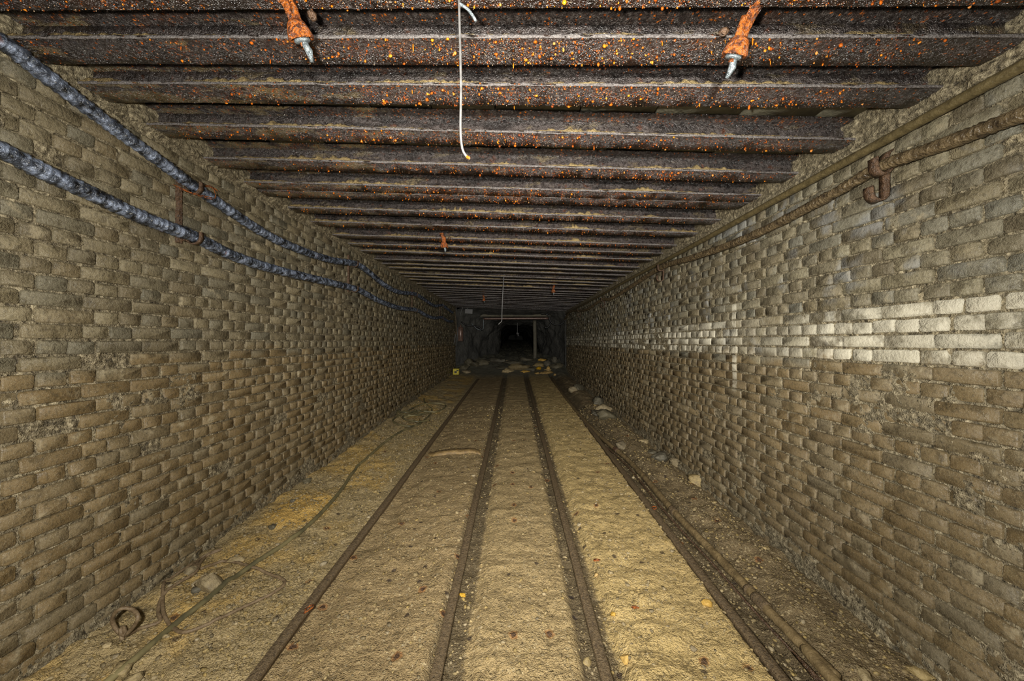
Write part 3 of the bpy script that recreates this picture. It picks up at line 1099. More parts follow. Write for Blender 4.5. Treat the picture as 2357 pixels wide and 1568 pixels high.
def z_at(path, y):
    return float(np.interp(y, path[:, 1], path[:, 2]))


BR = [(2.30, 'nearest'), (4.63, 'second'), (7.50, 'third'), (10.3, 'farthest')]
for (y, nm) in BR:
    zu, zl = z_at(PATH_UP, y + 0.03), z_at(PATH_LO, y + 0.03)
    br = thing('cable_bracket', 'rusty flat-iron bracket with two cradles on left wall, %s of four' % nm, 'bracket', (-WL, y, zl), 'cable brackets on the left wall')
    off = Vector((-WL, y, zl))
    me = box_mesh('bar', -WL - 0.004, -WL + 0.018, y - 0.034, y - 0.004, zl - 0.05, zu + 0.10, 0.002)
    me.transform(Matrix.Translation(-off)); obj('bar', me, 'rustdark', br)
    for zc in (zu, zl):
        pts = [(-WL + 0.004, y + 0.02, zc - 0.028)]
        for k in range(0, 13):
            a = math.pi * (1.02 + 1.0 * k / 12)
            pts.append((XC + 0.046 * math.cos(a), y + 0.02, zc + 0.046 * math.sin(a)))
        pts.append((XC + 0.046, y + 0.02, zc + 0.03))
        me = strap_mesh('cradle', spline(pts, 0.01), (0, 1, 0), 0.032, 0.006)
        me.transform(Matrix.Translation(-off)); obj('cradle', me, 'rustdark', br)
    if y < 3:
        # loose tie wire wound round the upper cable
        pts = [(-WL + 0.01, y - 0.06, zu - 0.02), (XC + 0.02, y - 0.03, zu - 0.055), (XC + 0.045, y + 0.06, zu - 0.045), (XC + 0.052, y + 0.12, zu - 0.03), (XC + 0.03, y + 0.13, zu + 0.035), (XC - 0.02, y + 0.12, zu + 0.05), (XC - 0.03, y + 0.18, zu + 0.075), (XC, y + 0.21, zu + 0.05)]
        me = tube_mesh('tie_wire', spline(pts, 0.012), 0.0028, 6); me.transform(Matrix.Translation(-off))
        obj('tie_wire', me, 'rust', br)
        pts = [(-WL + 0.01, y - 0.04, zu - 0.03), (XC + 0.03, y, zu - 0.06), (XC + 0.05, y + 0.10, zu - 0.05)]
        me = tube_mesh('tie_wire', spline(pts, 0.012), 0.0026, 6); me.transform(Matrix.Translation(-off))
        obj('tie_wire', me, 'rust', br)

# ------------------------------------------------------------------ conduit and cable on the right wall
XP = 1.845
path = np.array([(XP + 0.003 * math.sin(y * 2), y, CAMZ + 1.0 + 0.004 * math.sin(y * 1.3)) for y in np.arange(-2.5, 13.0, 0.06)])
tag(obj('conduit', tube_mesh('conduit', path, 0.023, 12), 'conduit'), 'smooth mud-coated conduit running just under the ceiling on the right wall', 'pipe')
rc_px = [(3600, -170), (2900, 60), (2357, 262), (2200, 322), (2100, 357), (2020, 387), (1900, 456), (1726, 545), (1601, 591), (1520, 617), (1440, 668), (1405, 688), (1384, 691), (1352, 712), (1330, 716), (1318, 715), (1309, 722), (1300, 735)]
XR = 1.825
path = cable_path(rc_px, XR, 0.008)
PATH_R = path
tag(obj('armoured_cable', tube_mesh('armoured_cable', path, ringed_radius(path, 0.029, 0.026, 0.0060, 14), 12), 'rcable'), 'rusty brown ringed cable hanging in hooks along the right wall', 'cable')
# rusted joint at the near end of that cable
yj = FPX * XR / (2335 - VPX)
seg = path[(path[:, 1] > yj - 0.06) & (path[:, 1] < yj + 0.05)]
HK = [(1.815, 'nearest and largest in view'), (4.52, 'second from the camera'), (7.45, 'third from the camera'), (10.2, 'farthest')]
for (y, nm) in HK:
    zc = z_at(PATH_R, y)
    off = Vector((WR, y, zc))
    hk = thing('cable_hook', 'rusty flat-iron double hook under the right-hand cable, %s' % nm, 'hook', tuple(off), 'cable hooks on the right wall')
    W = 0.050
    xs_ = XR + 0.038
    # strap: from the wall down behind the cable, ending in an empty lower hook
    pts = [(WR + 0.004, y, zc + 0.085), (xs_, y, zc + 0.06), (xs_, y, zc), (xs_, y, zc - 0.10)]
    for k in range(1, 11):
        a = -math.pi * k / 10
        pts.append((xs_ - 0.040 + 0.040 * math.cos(a), y, zc - 0.125 + 0.040 * math.sin(a)))
    pts += [(xs_ - 0.082, y, zc - 0.095)]
    me = strap_mesh('strap', spline(pts, 0.012), (0, 1, 0), W, 0.008); me.transform(Matrix.Translation(-off))
    obj('strap', me, 'rustdark', hk)
    pts = [(xs_ - 0.002, y - 0.02, zc - 0.012)]
    for k in range(1, 12):
        a = -math.pi * k / 11
        pts.append((XR + 0.037 * math.cos(a), y - 0.02, zc - 0.004 + 0.037 * math.sin(a)))
    pts += [(XR - 0.039, y - 0.02, zc + 0.04)]
    me = strap_mesh('cradle', spline(pts, 0.012), (0, 1, 0), W, 0.008); me.transform(Matrix.Translation(-off))
    obj('cradle', me, 'rustdark', hk)

# ------------------------------------------------------------------ pipe in the ditch on the right
fp = [(1985, 1640), (1924, 1561), (1842, 1480), (1761, 1398), (1659, 1289), (1557, 1184), (1455, 1068), (1391, 1013), (1348, 970), (1319, 938), (1285, 894), (1270, 868)]
pts = []
for (px, py) in fp:
    dy = (py - VPY) / FPX
    y = (1.575 - 0.05) / (dy + 0.0312)
    pts.append(((px - VPX) / FPX * y, y, CAMZ - dy * y))
pts = [(pts[0][0] + 0.0, -2.0, pts[0][2] - 0.10)] + pts
path = spline(pts, 0.012)
R = ringed_radius(path, 0.027, 0.030, 0.0030, 22)
fpipe = thing('floor_pipe', 'long muddy ringed pipe lying beside the rightmost rail', 'pipe', tuple(path[0]))
me = tube_mesh('pipe', path, R, 12); me.transform(Matrix.Translation(-Vector(path[0]))); obj('pipe', me, 'fpipe', fpipe)
for yc, w in ((2.02, 0.05), (2.12, 0.02), (3.05, 0.04), (4.6, 0.05)):
    k = np.argmin(np.abs(path[:, 1] - yc))
    sg = path[(np.abs(path[:, 1] - yc) < w)]
    me = tube_mesh('coupling', sg, 0.0320, 12); me.transform(Matrix.Translation(-Vector(path[0])))
    obj('coupling', me, 'rail' if yc < 4 else 'rustdark', fpipe)
# dark tube standing in for the dark gap between that pipe and the rail
pts2 = [(p[0] - 0.062, p[1], p[2] - 0.018) for p in pts]
path = spline(pts2, 0.05)
tag(obj('gap_line', tube_mesh('gap_line', path, 0.0065, 8), 'rustdark'), 'thin dark strip standing for the gap between the muddy floor pipe and the rightmost rail', 'pipe')

# ------------------------------------------------------------------ hose, coil and steel rope on the left of the floor
hp = [(150, 1650), (250, 1568), (330, 1500), (400, 1440), (470, 1385), (540, 1330), (600, 1288), (655, 1252), (720, 1200), (780, 1135), (815, 1085), (850, 1050), (890, 1015), (930, 990), (965, 975), (988, 957), (994, 944), (985, 935), (977, 925), (976, 918)]
pts = [hit(px, py, 0.012) for px, py in hp]
path = spline(pts, 0.03)
path[:, 2] = np.maximum(path[:, 2], floor_z(path[:, 0], path[:, 1]) + 0.006)
tag(obj('hose', tube_mesh('hose', path, 0.0155, 10), 'hose'), 'olive black hose running along the left of the floor to a coil', 'hose')
loops_px = [
    [(960, 947), (930, 958), (905, 966), (915, 977), (945, 981), (968, 975), (966, 968)],
    [(990, 950), (960, 954), (930, 960), (912, 950), (940, 945), (968, 932), (1000, 928), (1024, 932), (1022, 940), (1005, 948), (990, 948), (960, 946)],
    [(988, 968), (960, 970), (935, 967), (927, 960), (950, 952), (985, 944)],
    [(958, 945), (935, 950), (915, 947), (930, 955), (960, 956), (985, 950)],
]
for li, lp in enumerate(loops_px):
    pts = [hit(px, py, 0.02 + 0.012 * li) for px, py in lp]
    path = spline(pts, 0.03)
    path[:, 2] = np.maximum(path[:, 2], floor_z(path[:, 0], path[:, 1]) + 0.012)
    tag(obj('hose_loop', tube_mesh('hose_loop', path, 0.014, 8), 'hose'), ['lowest near loop', 'wide back loop', 'middle loop', 'topmost loop'][li] + ' of the olive hose coil by the left wall', 'hose', 'loops of coiled hose')

zr = lambda L: [(x / 2.946, 1038 + y / 2.946) for x, y in L]
rope = zr([(830, 1290), (818, 1215), (835, 1195), (850, 1250), (800, 1225), (762, 1150), (790, 1090), (840, 1066), (905, 1080), (936, 1130), (905, 1195), (858, 1248), (950, 1205), (1080, 1160), (1072, 1095), (1095, 1000), (1180, 915), (1325, 825),
           (1352, 770), (1400, 715), (1500, 668), (1430, 690), (1350, 740), (1330, 790), (1310, 765), (1250, 748), (1170, 785), (1120, 870), (1103, 1000), (1112, 1110), (1170, 1200), (1250, 1230), (1400, 1180), (1650, 1060), (1850, 965), (1932, 890), (1850, 845), (1650, 772), (1530, 748), (1440, 772), (1360, 800)])
pts = [hit(px, py, 0.010) for px, py in rope]
yr = hit(*rope[0]).y                     # the small ring at the rope's end stands on edge
pts[:12] = [at(px, py, yr + 0.012 * ((k % 3) - 1) - 0.03 * (k > 4)) for k, (px, py) in enumerate(rope[:12])]
path = spline(pts, 0.02)
path[:, 0] = np.maximum(path[:, 0], -2.085)
path[:, 2] = np.maximum(path[:, 2], floor_z(path[:, 0], path[:, 1]) + 0.007)
tag(obj('steel_rope', tube_mesh('steel_rope', path, 0.0088, 8), 'rope'), 'rusty steel rope lying in loops across the hose, near left', 'rope')

# ------------------------------------------------------------------ hanging wires and trolley-line hangers
def wire(pts, r, label, extra=None):
    path = spline(pts, 0.02)
    if extra is None:
        return tag(obj('hanging_wire', tube_mesh('hanging_wire', path, r, 8), 'wire'), label, 'wire')
    th = thing('hanging_wire', label, 'wire', tuple(path[0]))
    for nm, p, rr, mt in [('strand', path, r, 'wire')] + extra:
        me = tube_mesh(nm, p, rr, 8); me.transform(Matrix.Translation(-Vector(th.location)))
        obj(nm, me, mt, th)
    return th


y = 1.20
wire([at(1056, -14, y), at(1058, 60, y), at(1061, 200, y), at(1060, 290, y), at(1062, 330, y), at(1067, 350, y), at(1075, 361, y)], 0.0042,
     'pale wire hanging from the roof beams at the top of the picture',
     [('twisted_end', spline([at(1057, 8, y), at(1075, 20, y + 0.01), at(1088, 36, y + 0.02), at(1096, 50, y + 0.03)], 0.01), 0.005, 'grey'),
      ('rusty_tip', spline([at(1074, 360, y), at(1078, 363, y), at(1082, 364, y)], 0.003), 0.0048, 'rust')])
y = 6.6
wire([at(1160, 632, y), at(1157, 680, y), at(1155.5, 720, y), at(1155, 738, y), at(1151, 743, y), at(1147, 747, y)], 0.008, 'far pale rod hanging from the roof in front of the dark opening')
y = 16.0
wire([at(1191, 742, y), at(1191, 765, y)], 0.012, 'thin wire with a small metal piece hanging inside the dark opening',
     [('metal_piece', spline([at(1190, 765, y), at(1192, 769, y), at(1193, 774, y)], 0.02), 0.03, 'wire'), ('cross_piece', spline([at(1188, 769, y), at(1191, 768, y), at(1195, 767, y)], 0.02), 0.02, 'wire')])

bell = lathe_mesh('bell', [(0.0, 0.0), (0.022, 0.002), (0.031, 0.012), (0.038, 0.030), (0.044, 0.052), (0.042, 0.058), (0.035, 0.054), (0.032, 0.042), (0.0, 0.040)])
ringm = lathe_mesh('washer', [(0.012, 0.052), (0.027, 0.052), (0.028, 0.062), (0.022, 0.066), (0.012, 0.066)])
HG = [((-0.790, 1.235), 0, 'near left', 1), ((0.815, 1.235), 0, 'near right', -1), ((-0.80, 4.05), 1, 'second left', 1), ((0.80, 7.35), 1, 'second right', -1), ((-0.80, beam_mid[24] + 0.05), 1, 'third left', 1)]
for (X, y), far, nm, sg in HG:
    z0 = float(ceil_z(X))
    root = thing('line_hanger', 'rust-caked bell-shaped trolley-line hanger under the roof beams, %s' % nm, 'hanger', (X, y, z0), 'line hangers under the roof')
    d = Vector((0.18 * sg, 0.50, -0.85)).normalized() if not far else Vector((0, 0.45, -0.9)).normalized()
    rot = d.to_track_quat('Z', 'Y').to_matrix().to_4x4()
    # flat strap from the flange to the bell
    me = strap_mesh('strap', spline([(-0.012 * sg, -0.04, 0.006), (-0.010 * sg, 0.0, 0.0), tuple(d * 0.05), tuple(d * 0.085)], 0.01), (1, 0, 0), 0.038, 0.012)
    obj('strap', me, 'rust', root)
    me = tube_mesh('bolt', [d * 0.02 + Vector((0.015 * sg, 0, 0)), d * 0.09 + Vector((0.012 * sg, 0, 0))], 0.012, 8); obj('bolt', me, 'rust', root)
    b = bell.copy(); b.transform(Matrix.Translation(d * 0.075) @ rot); obj('bell', b, 'rust', root)
    w = ringm.copy(); w.transform(Matrix.Translation(d * 0.075) @ rot); obj('washer', w, 'grey', root)
    me = tube_mesh('stud', [d * 0.10, d * 0.150], 0.011, 8); obj('stud', me, 'rust', root)
    me = tube_mesh('fork', [d * 0.14 + Vector((0.004, 0, 0)), d * 0.165 + Vector((0.010, 0, 0)), d * 0.195 + Vector((0.006, 0.004, 0))], [0.012, 0.014, 0.006], 6); obj('fork', me, 'grey', root)
    V, F = rock_verts(int(900 + y * 10 + X * 7), 1, 6, (0.022, 0.02, 0.02))
    me = mesh_np('side_nut', V + np.array([0.055 * sg, 0.075, -0.015]), F, np.full(len(F), 3)); obj('side_nut', me, 'rustdark', root)

# ------------------------------------------------------------------ the rock drift beyond the brickwork
def drift(t, y):
    """t 0..1 from left foot over the roof to right foot"""
    wl = np.interp(y, [13.2, 13.6, 14.6, 16, 18, 40], [2.2, 1.95, 1.45, 0.72, 0.85, 0.9])
    wr = np.interp(y, [13.2, 13.6, 14.6, 16, 18, 40], [1.95, 1.85, 1.55, 1.22, 1.25, 1.3])
    top = np.interp(y, [13.2, 13.7, 14.5, 16, 40], [1.27, 1.12, 0.98, 0.85, 0.9])
    a = np.pi * (1 - t)
    c, s_ = np.cos(a), np.sin(a)
    ex = np.interp(y, [13.2, 14.6], [0.10, 0.42])
    px = np.sign(c) * np.abs(c) ** ex
    pz = np.abs(s_) ** ex
    x = np.where(px < 0, px * wl, px * wr)
    z = -1.5 + pz * (top + 1.5)
    return x, z


ty = np.concatenate([np.arange(13.18, 17, 0.06), np.arange(17, 46, 0.4)])
tt = np.linspace(0, 1, 150)
T, Y = np.meshgrid(tt, ty)
X, Z = drift(T, Y)
amp = 0.05 + 0.17 * sstep(13.2, 13.9, Y)
nx = amp * (fbm(X * 1.6, Y * 1.6, Z * 1.6, seed=131, octaves=4) + 0.5 * np.abs(fbm(X * 3.5, Y * 3.5, Z * 2.0, seed=135, octaves=3)))
cx = np.sign(-X) * np.minimum(1, np.abs(X)); cz = -(Z > 0.2).astype(float) * 0.7
V = np.stack([X + nx * cx, Y + 0.6 * nx, Z + CAMZ + nx * cz], -1).reshape(-1, 3)
back = struct(obj('wall_back', grid_mesh('wall_back', V, len(ty), len(tt), False, False), 'cave'))
cap_me = box_mesh('end_face', -1.6, 1.8, 45.6, 45.9, -0.5, 3.6, 0.0)
obj('end_face', cap_me, 'cave', back)
# jambs closing the ends of the brick walls against the rock
for nm, x0, x1 in (('wall_jamb_left', -2.45, -2.115), ('wall_jamb_right', 1.865, 2.2)):
    struct(obj(nm, box_mesh(nm, x0, x1, 13.17, 13.24, -0.2, 3.2, 0.01, 0.006, 4), 'cave'))

# pipe, timber cap and post in the mouth of the drift
tag(obj('cross_pipe', tube_mesh('cross_pipe', spline([at(1112, 734, 13.9), at(1180, 733.5, 13.9), at(1262, 733, 13.9)], 0.1), 0.042, 10), 'tank'), 'brown pipe laid across the mouth of the dark opening', 'pipe')
V0, V1 = at(1100, 728, 14.1), at(1268, 728, 14.1)
tag(obj('cap_beam', box_mesh('cap_beam', V0.x, V1.x, 14.05, 14.22, V0.z - 0.01, V0.z + 0.10, 0.01, 0.012, 8), 'greyrock'), 'grey beam spanning the dark opening above the brown pipe', 'beam')
pb = at(1231, 815, 14.6)
tag(obj('prop', tube_mesh('prop', spline([(pb.x, 14.6, 0.75), (pb.x + 0.01, 14.6, 1.4), (pb.x - 0.01, 14.6, 2.42)], 0.08), 0.075, 12), 'greyrock'), 'grey pit prop standing at the right of the dark opening', 'prop')

# things hung at the left corner of the far end
pc = at(1079, 717, 13.25)
pl = thing('sign_plate', 'blank grey metal plate hung at the far end, upper left', 'plate', tuple(pc))
obj('plate', box_mesh('plate', -0.14, 0.14, -0.006, 0.006, -0.085, 0.085, 0.004), 'wire', pl, None, (0, 0.06, 0))
obj('hanger_wire', tube_mesh('hanger_wire', spline([(-0.1, 0, 0.08), (-0.02, 0.0, 0.14), (0.0, 0.0, 0.30)], 0.03), 0.006, 6), 'grey', pl)
pc = at(1060, 769, 12.95)
tk = thing('tank', 'slim brown metal cylinder fixed at the far end of the left wall', 'tank', tuple(pc))
obj('shell', lathe_mesh('shell', [(0.0, -0.26), (0.09, -0.26), (0.10, -0.25), (0.10, 0.22), (0.08, 0.25), (0.03, 0.26), (0.0, 0.26)], 18), 'tank', tk)
obj('neck', lathe_mesh('neck', [(0.03, 0.25), (0.03, 0.33), (0.0, 0.33)], 10), 'tank', tk)
obj('wall_bracket', box_mesh('wall_bracket', -0.22, -0.08, -0.03, 0.03, 0.02, 0.06, 0.004), 'rustdark', tk)
obj('side_tube', tube_mesh('side_tube', [(-0.09, -0.06, -0.26), (-0.09, -0.06, 0.24)], 0.02, 8), 'wire', tk)
path = spline([at(1040, 704, 12.9), at(1046, 716, 12.9), at(1049, 735, 12.85), at(1050, 760, 12.85), at(1050, 772, 12.85)], 0.04)
tag(obj('drop_cable', tube_mesh('drop_cable', path, 0.022, 8), 'rcable'), 'brown cable curving down to the cylinder at the far left corner', 'cable')
path = spline([at(1048.5, 768, 12.7), at(1046.5, 783, 12.7), at(1043.5, 796, 12.7)], 0.05)
tag(obj('pale_rod', tube_mesh('pale_rod', path, 0.014, 8), 'wire'), 'pale rod hanging beside the cylinder at the far left corner', 'rod')
path = spline([at(1066, 706, 13.1), at(1062, 716, 13.1), at(1059, 728, 13.1)], 0.05)
tag(obj('tie_rod', tube_mesh('tie_rod', path, 0.012, 8), 'wire'), 'thin pale rod slanting left of the grey plate', 'rod')
for k, (lab, pp) in enumerate([('black cable looping down from the right-hand wall end', [(1300, 735), (1297, 742), (1288, 748), (1279, 748), (1270, 743), (1265, 735), (1263, 727), (1255, 722)]),
                               ('black cable sagging round the rock at the right of the opening', [(1268, 742), (1264, 750), (1258, 755), (1253, 752)]),
                               ('black cable draped across the rock left of the opening', [(1062, 741), (1072, 748), (1086, 750), (1100, 752), (1110, 760)]),
                               ('thin pale cable fallen down the rock left of the opening', [(1086, 745), (1093, 753), (1102, 759), (1112, 757), (1113, 735)])]):
    path = spline([at(px, py, 13.35 if k < 2 else 13.3) for px, py in pp], 0.05)
    tag(obj('loose_cable', tube_mesh('loose_cable', path, 0.028 if k < 3 else 0.014, 8), 'black' if k < 3 else 'grey'), lab, 'cable')

# yellow box by the left wall
pc = hit(1050, 866)
bxo = thing('yellow_box', 'small worn yellow box on the floor at the far left', 'box', tuple(pc))
obj('body', box_mesh('body', -0.10, 0.10, -0.06, 0.08, 0.0, 0.20, 0.008), 'yellow', bxo)
obj('dark_mark', box_mesh('dark_mark', -0.05, 0.03, -0.064, -0.058, 0.055, 0.12, 0.001), 'black', bxo)
obj('dark_mark', box_mesh('dark_mark', 0.02, 0.085, -0.064, -0.058, 0.125, 0.16, 0.001), 'black', bxo)

# ------------------------------------------------------------------ rocks and stones
def rock(px, py, size, mat, label, seed, squash=(1, 0.8, 0.65), name='rock', sub=3, rz=None, cat='rock', group=None, sink=0.2, y=None):
    p = hit(px, py)
    me = rock_mesh(name, seed, sub, squash)
    me.transform(Matrix.Scale(size, 4))
    o = obj(name, me, mat, None, (p.x, p.y, p.z + size * squash[2] * (1 - 2 * sink) * 0.6), (0, 0, rz if rz is not None else seed * 1.7))
    return tag(o, label, cat, group)


rock(488, 1352, 0.080, 'stone', 'block of pale stone beside the hose, inside the rope loops', 301, (1.0, 0.9, 0.8))
rock(455, 1345, 0.032, 'stone', 'small stone left of the pale block inside the rope loops', 302)
rock(452, 1362, 0.030, 'greyrock', 'small grey stone just left below the pale block', 303)
rock(440, 1318, 0.040, 'stone', 'stone against the left wall above the rope loop', 304)
rock(545, 1290, 0.038, 'stone', 'flat grey-brown stone between rope and left wall', 305, (1.3, 0.8, 0.5))
rock(280, 1552, 0.050, 'stone', 'pale angular stone beside the hose at the bottom left', 306)
rock(310, 1568, 0.040, 'stone', 'pale flat stone beside the hose at the bottom edge', 307)
rock(1610, 1112, 0.119, 'stone', 'rounded boulder at the foot of the right wall', 308, (0.9, 1.0, 0.8))
rock(1522, 1058, 0.119, 'greyrock', 'grey angular stone by the right wall, beyond the rounded boulder', 309)
rock(1562, 1072, 0.112, 'stone', 'brown stone by the right wall between boulder and grey stone', 310)
rock(1432, 1028, 0.119, 'stone', 'flat brown stone beside the floor pipe, halfway down', 311, (1.3, 0.8, 0.4))
rock(1395, 962, 0.182, 'greyrock', 'large grey stone in the heap at the right wall foot', 312)
rock(1375, 932, 0.168, 'greyrock', 'pale grey stone at the far side of the right heap', 313)
rock(1388, 945, 0.168, 'stone', 'brown stone in the middle of the right heap', 314)
rock(1372, 955, 0.140, 'greyrock', 'slab of grey stone at the near left of the right heap', 315, (1.2, 0.7, 0.5))
rock(1330, 898, 0.182, 'greyrock', 'lone grey stone far along the right wall', 316)
rock(1318, 903, 0.168, 'stone', 'lone brown stone far along the right wall, left of the grey one', 317)
rock(1480, 1020, 0.084, 'stone', 'small brown stone by the right wall, halfway', 318)
rock(1500, 1045, 0.070, 'greyrock', 'small grey stone by the right wall, near the grey angular one', 319)
rock(2035, 1437, 0.032, 'stone', 'pale stone at the foot of the right wall, near', 320)
rock(2065, 1463, 0.034, 'greyrock', 'bright grey stone at the foot of the right wall, nearest pair', 321)
rock(2022, 1462, 0.030, 'stone', 'flat brown stone next to the bright grey one at right', 322, (1.4, 0.7, 0.4))
rock(2120, 1560, 0.045, 'stone', 'tan stone at the bottom edge, far right', 323)
rock(1985, 1552, 0.036, 'stone', 'dull flat stone at the bottom, right of the floor pipe', 324, (1.3, 0.8, 0.4))
rock(1628, 1392, 0.030, 'yrock', 'pale yellow stone on the sand left of the rightmost rail', 325)
rock(1373, 1325, 0.020, 'yrock', 'upright pale stone right of the third rail', 326)
rock(1412, 1416, 0.018, 'yrock', 'oval pale stone right of the third rail, near', 327)
rock(1440, 1520, 0.028, 'yrock', 'pale lump on the sand near the bottom, right of the third rail', 328)
rock(1064, 1372, 0.020, 'yrock', 'speckled round stone just right of the second rail', 329)
rock(707, 1110, 0.05, 'greyrock', 'grey stone by the left wall behind the yellow sand heap', 330)
rock(675, 1155, 0.028, 'greyrock', 'small grey stone on top of the yellow sand heap', 331)
rock(628, 1215, 0.035, 'greyrock', 'dark stone in the gravel below the yellow sand heap', 332)
# rubble at the far end
far = [(1080, 840, 0.26, 'greyrock', 'tall grey block leaning at the far left of the rubble', (0.9, 0.8, 1.1)), (1068, 852, 0.22, 'greyrock', 'grey rock in front of the tall block at the far left', (1, 0.8, 0.6)),
       (1095, 842, 0.25, 'greyrock', 'dark grey rock right of the tall block', (1.2, 0.8, 0.6)), (1075, 860, 0.20, 'stone', 'brown rock beside the yellow box', (1.2, 0.8, 0.5)),
       (1110, 838, 0.30, 'greyrock', 'rock with a brown edge in the far rubble, left of centre', (1.3, 0.8, 0.5)), (1140, 830, 0.34, 'greyrock', 'broad dark rock slab in the far rubble', (1.6, 0.8, 0.4)),
       (1185, 836, 0.32, 'greyrock', 'broad grey slab in the middle of the far rubble', (1.7, 0.9, 0.35)), (1160, 848, 0.24, 'greyrock', 'grey slab in front of the middle of the far rubble', (1.6, 0.9, 0.35)),
       (1190, 850, 0.30, 'stone', 'large brown slab at the front of the far rubble', (1.6, 0.9, 0.5)), (1170, 856, 0.20, 'stone', 'brown slab left of the largest front slab', (1.4, 0.9, 0.5)),
       (1222, 852, 0.22, 'greyrock', 'grey slab right of the largest front slab', (1.4, 0.9, 0.5)), (1240, 842, 0.22, 'stone', 'brownish rock in the right of the far rubble', (1.2, 0.9, 0.5)),
       (1260, 838, 0.20, 'greyrock', 'dark rock at the right edge of the far rubble', (1, 0.9, 0.7)), (1282, 846, 0.26, 'greyrock', 'grey rock against the right wall at the far end', (1.2, 0.9, 0.6)),
       (1276, 834, 0.19, 'greyrock', 'pointed grey rock high in the right of the rubble', (0.7, 0.7, 1.0)), (1210, 828, 0.25, 'greyrock', 'dark low rock at the sill of the opening', (1.5, 0.8, 0.4)),
       (1208, 857, 0.15, 'yrock', 'yellow patch of rock at the front of the rubble, centre', (1.6, 0.7, 0.4)), (1258, 861, 0.22, 'yrock', 'longest yellow slab at the right front of the rubble', (1.7, 0.6, 0.3)),
       (1258, 853, 0.13, 'yrock', 'yellow flake just above the longest yellow slab', (1.6, 0.7, 0.3)), (1262, 847, 0.11, 'yrock', 'small upright yellow rock in the right rubble', (0.9, 0.7, 0.9)),
       (1244, 843, 0.10, 'yrock', 'slanting yellow sliver in the right rubble', (1.7, 0.6, 0.4)), (1248, 829, 0.15, 'yrock', 'yellow rock highest in the right rubble', (1.6, 0.7, 0.5)),
       (1277, 862, 0.09, 'yrock', 'small yellow rock by the right wall end', (0.8, 0.8, 0.8)), (1236, 863, 0.08, 'yrock', 'small yellow flake left of the longest yellow slab', (1.4, 0.8, 0.5)),
       (1240, 850, 0.12, 'yrock', 'broken yellow rock left of the small upright one', (1.1, 0.8, 0.7)), (1165, 833, 0.16, 'stone', 'tan-topped rock in the middle of the rubble', (1.5, 0.8, 0.4))]
for k, (px, py, sz, mt, lab, sq) in enumerate(far):
    rock(px, py, sz * 0.9, mt, lab, 400 + k, sq, 'rubble_rock', 3, 0.35 * ((k * 7) % 5 - 2), 'rock', None, 0.25)

# loose stones of the gravel, then the gravel itself
variants = []
for k in range(12):
    me = rock_mesh('stone', 500 + k, 2, (1.0, 0.85, 0.6), True)
    me.materials.append(M['stone'])
    variants.append(me)


def density(x, y):
    lb = sstep(-1.18, -1.3, x)
    edge = 0
    for (X, i) in RAILS:
        edge = edge + np.exp(-((x - X) / 0.13) ** 2) * (0.6 if i != 0 else 0.3)
    d = 0.10 + 1.0 * lb * (0.45 + 1.1 * np.clip(fbm(x * 1.5, y * 1.5, seed=141), 0, 1)) + 0.35 * edge
    d = d + 0.30 * sstep(1.2, 1.35, x) + 0.35 * sstep(1.65, 1.85, x)
    d = d + 0.35 * sstep(0.5, 0.7, x) * (1 - sstep(1.05, 1.15, x)) * np.clip(0.3 + fbm(x * 3, y * 3, seed=143), 0, 1)
    d = d + 0.35 * sstep(-1.1, -0.9, x) * (1 - sstep(-0.6, -0.4, x)) * np.clip(fbm(x * 2.5, y * 2.5, seed=145) + 0.1, 0, 1)
    return d


def scatter(n, ymin, ymax, power, seed):
    r = np.random.default_rng(seed)
    out = []
    while len(out) < n:
        m = 4 * n
        y = ymin * (ymax / ymin) ** (r.random(m) ** power)
        x = r.uniform(-2.08, 1.83, m)
        ok = (r.random(m) < density(x, y)) & (np.abs(x) / y < 1.46)
        for (X, i) in RAILS:
            ok &= np.abs(x - X) > 0.034
        out += list(zip(x[ok], y[ok]))
    return np.array(out[:n])


pts = scatter(170, 1.5, 4.0, 1.1, 151)
zz = floor_z(pts[:, 0], pts[:, 1])
r = np.random.default_rng(153)
STONES = {}
for k, ((x, y), z) in enumerate(zip(pts, zz)):
    s_ = float(np.clip(r.lognormal(math.log(0.0125), 0.35), 0.008, 0.026)) * (0.8 + 0.1 * y)
    o = bpy.data.objects.new('stone', variants[k % 12])
    COL.objects.link(o)
    o.location = (x, y, z + 0.15 * s_)
    o.scale = (s_, s_, s_)
    o.rotation_euler = (r.normal(0, 0.2), r.normal(0, 0.2), r.uniform(0, 6.28))
    zone = 'left gravel bank' if x < -1.2 else 'mud between the two left rails' if x < -0.35 else 'sand between the middle rails' if x < 0.41 else 'yellow sand between the two right rails' if x < 1.18 else 'brown mound by the right wall'
    STONES.setdefault(zone, []).append((-s_ / y, o.name, o))
for zone, lst in STONES.items():
    for k, (_, _n, o) in enumerate(sorted(lst)):
        if k < 8:
            lab = ['largest', 'second largest', 'third largest', 'fourth largest', 'fifth largest', 'sixth largest', 'seventh largest', 'eighth largest'][k] + '-looking of the loose stones scattered on the ' + zone
        else:
            lab = 'small loose stone, one of many scattered on the ' + zone
        tag(o, lab, 'stone', 'loose stones on the ' + zone)

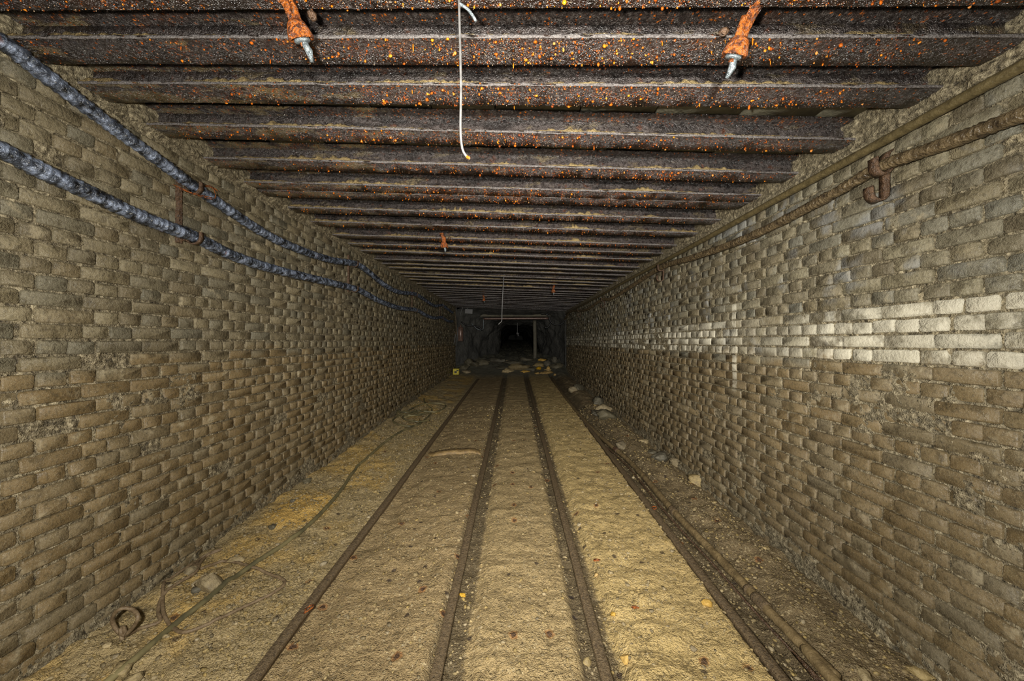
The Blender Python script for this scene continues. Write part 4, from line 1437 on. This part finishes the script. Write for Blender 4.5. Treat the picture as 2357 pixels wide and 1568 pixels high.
pts = scatter(15000, 1.45, 7.5, 1.0, 161)
zz = floor_z(pts[:, 0], pts[:, 1])
n = len(pts)
base = [rock_verts(600 + k, 1, 8, (1.15, 0.8, 0.6))[0] for k in range(16)]
F = ico(1)[1]
sz = np.clip(r.lognormal(math.log(0.0060), 0.45, n), 0.0028, 0.016) * (0.75 + 0.12 * pts[:, 1])
ang = r.uniform(0, 2 * np.pi, n)
B = np.array(base)[r.integers(0, 16, n)]
ca, sa = np.cos(ang)[:, None], np.sin(ang)[:, None]
V = np.stack([(B[..., 0] * ca - B[..., 1] * sa), (B[..., 0] * sa + B[..., 1] * ca), B[..., 2]], -1) * sz[:, None, None]
V += np.stack([pts[:, 0], pts[:, 1], zz + 0.2 * sz], 1)[:, None, :]
nv = B.shape[1]
L = (F.ravel()[None, :] + (np.arange(n) * nv)[:, None]).ravel()
me = mesh_np('gravel', V.reshape(-1, 3), L, np.full(n * len(F), 3), False)
a = me.attributes.new('rnd', 'FLOAT', 'POINT')
a.data.foreach_set('value', np.repeat(r.random(n), nv).astype(np.float32))
g = tag(obj('gravel', me, 'gravel'), 'fine tan and grey gravel spread over the tunnel floor', 'gravel')
g['kind'] = 'stuff'

# rusty scraps
for k, (px, py, lab) in enumerate([(655, 1440, 'orange rusted scrap on the leftmost rail, near'), (1525, 1207, 'bent orange scrap of wire on the rightmost rail'), (1462, 1398, 'dark red rusted flake on the yellow sand'),
                                   (1375, 1290, 'dark rusted lump on the sand right of the third rail'), (1755, 1213, 'orange flake on the brown mound by the right wall')]):
    p = hit(px, py)
    if k in (0, 1):
        p.x = RAILS[0][0] + 0.02 if k == 0 else RAILS[3][0]
        p.z = rail_z(p.y) + 0.004
    pp = [(0.0, 0.0, 0.004), (0.018, 0.012, 0.010), (0.030, 0.035, 0.012), (0.014, 0.055, 0.008), (-0.006, 0.035, 0.005), (0.004, 0.008, 0.008)]
    if k in (0, 1):
        me = tube_mesh('rusty_scrap', spline(pp, 0.004), 0.0045, 6)
    else:
        me = rock_mesh('rusty_scrap', 700 + k, 2, (1.3, 0.8, 0.35)); me.transform(Matrix.Scale(0.022, 4))
    tag(obj('rusty_scrap', me, 'rust', None, p), lab, 'scrap')
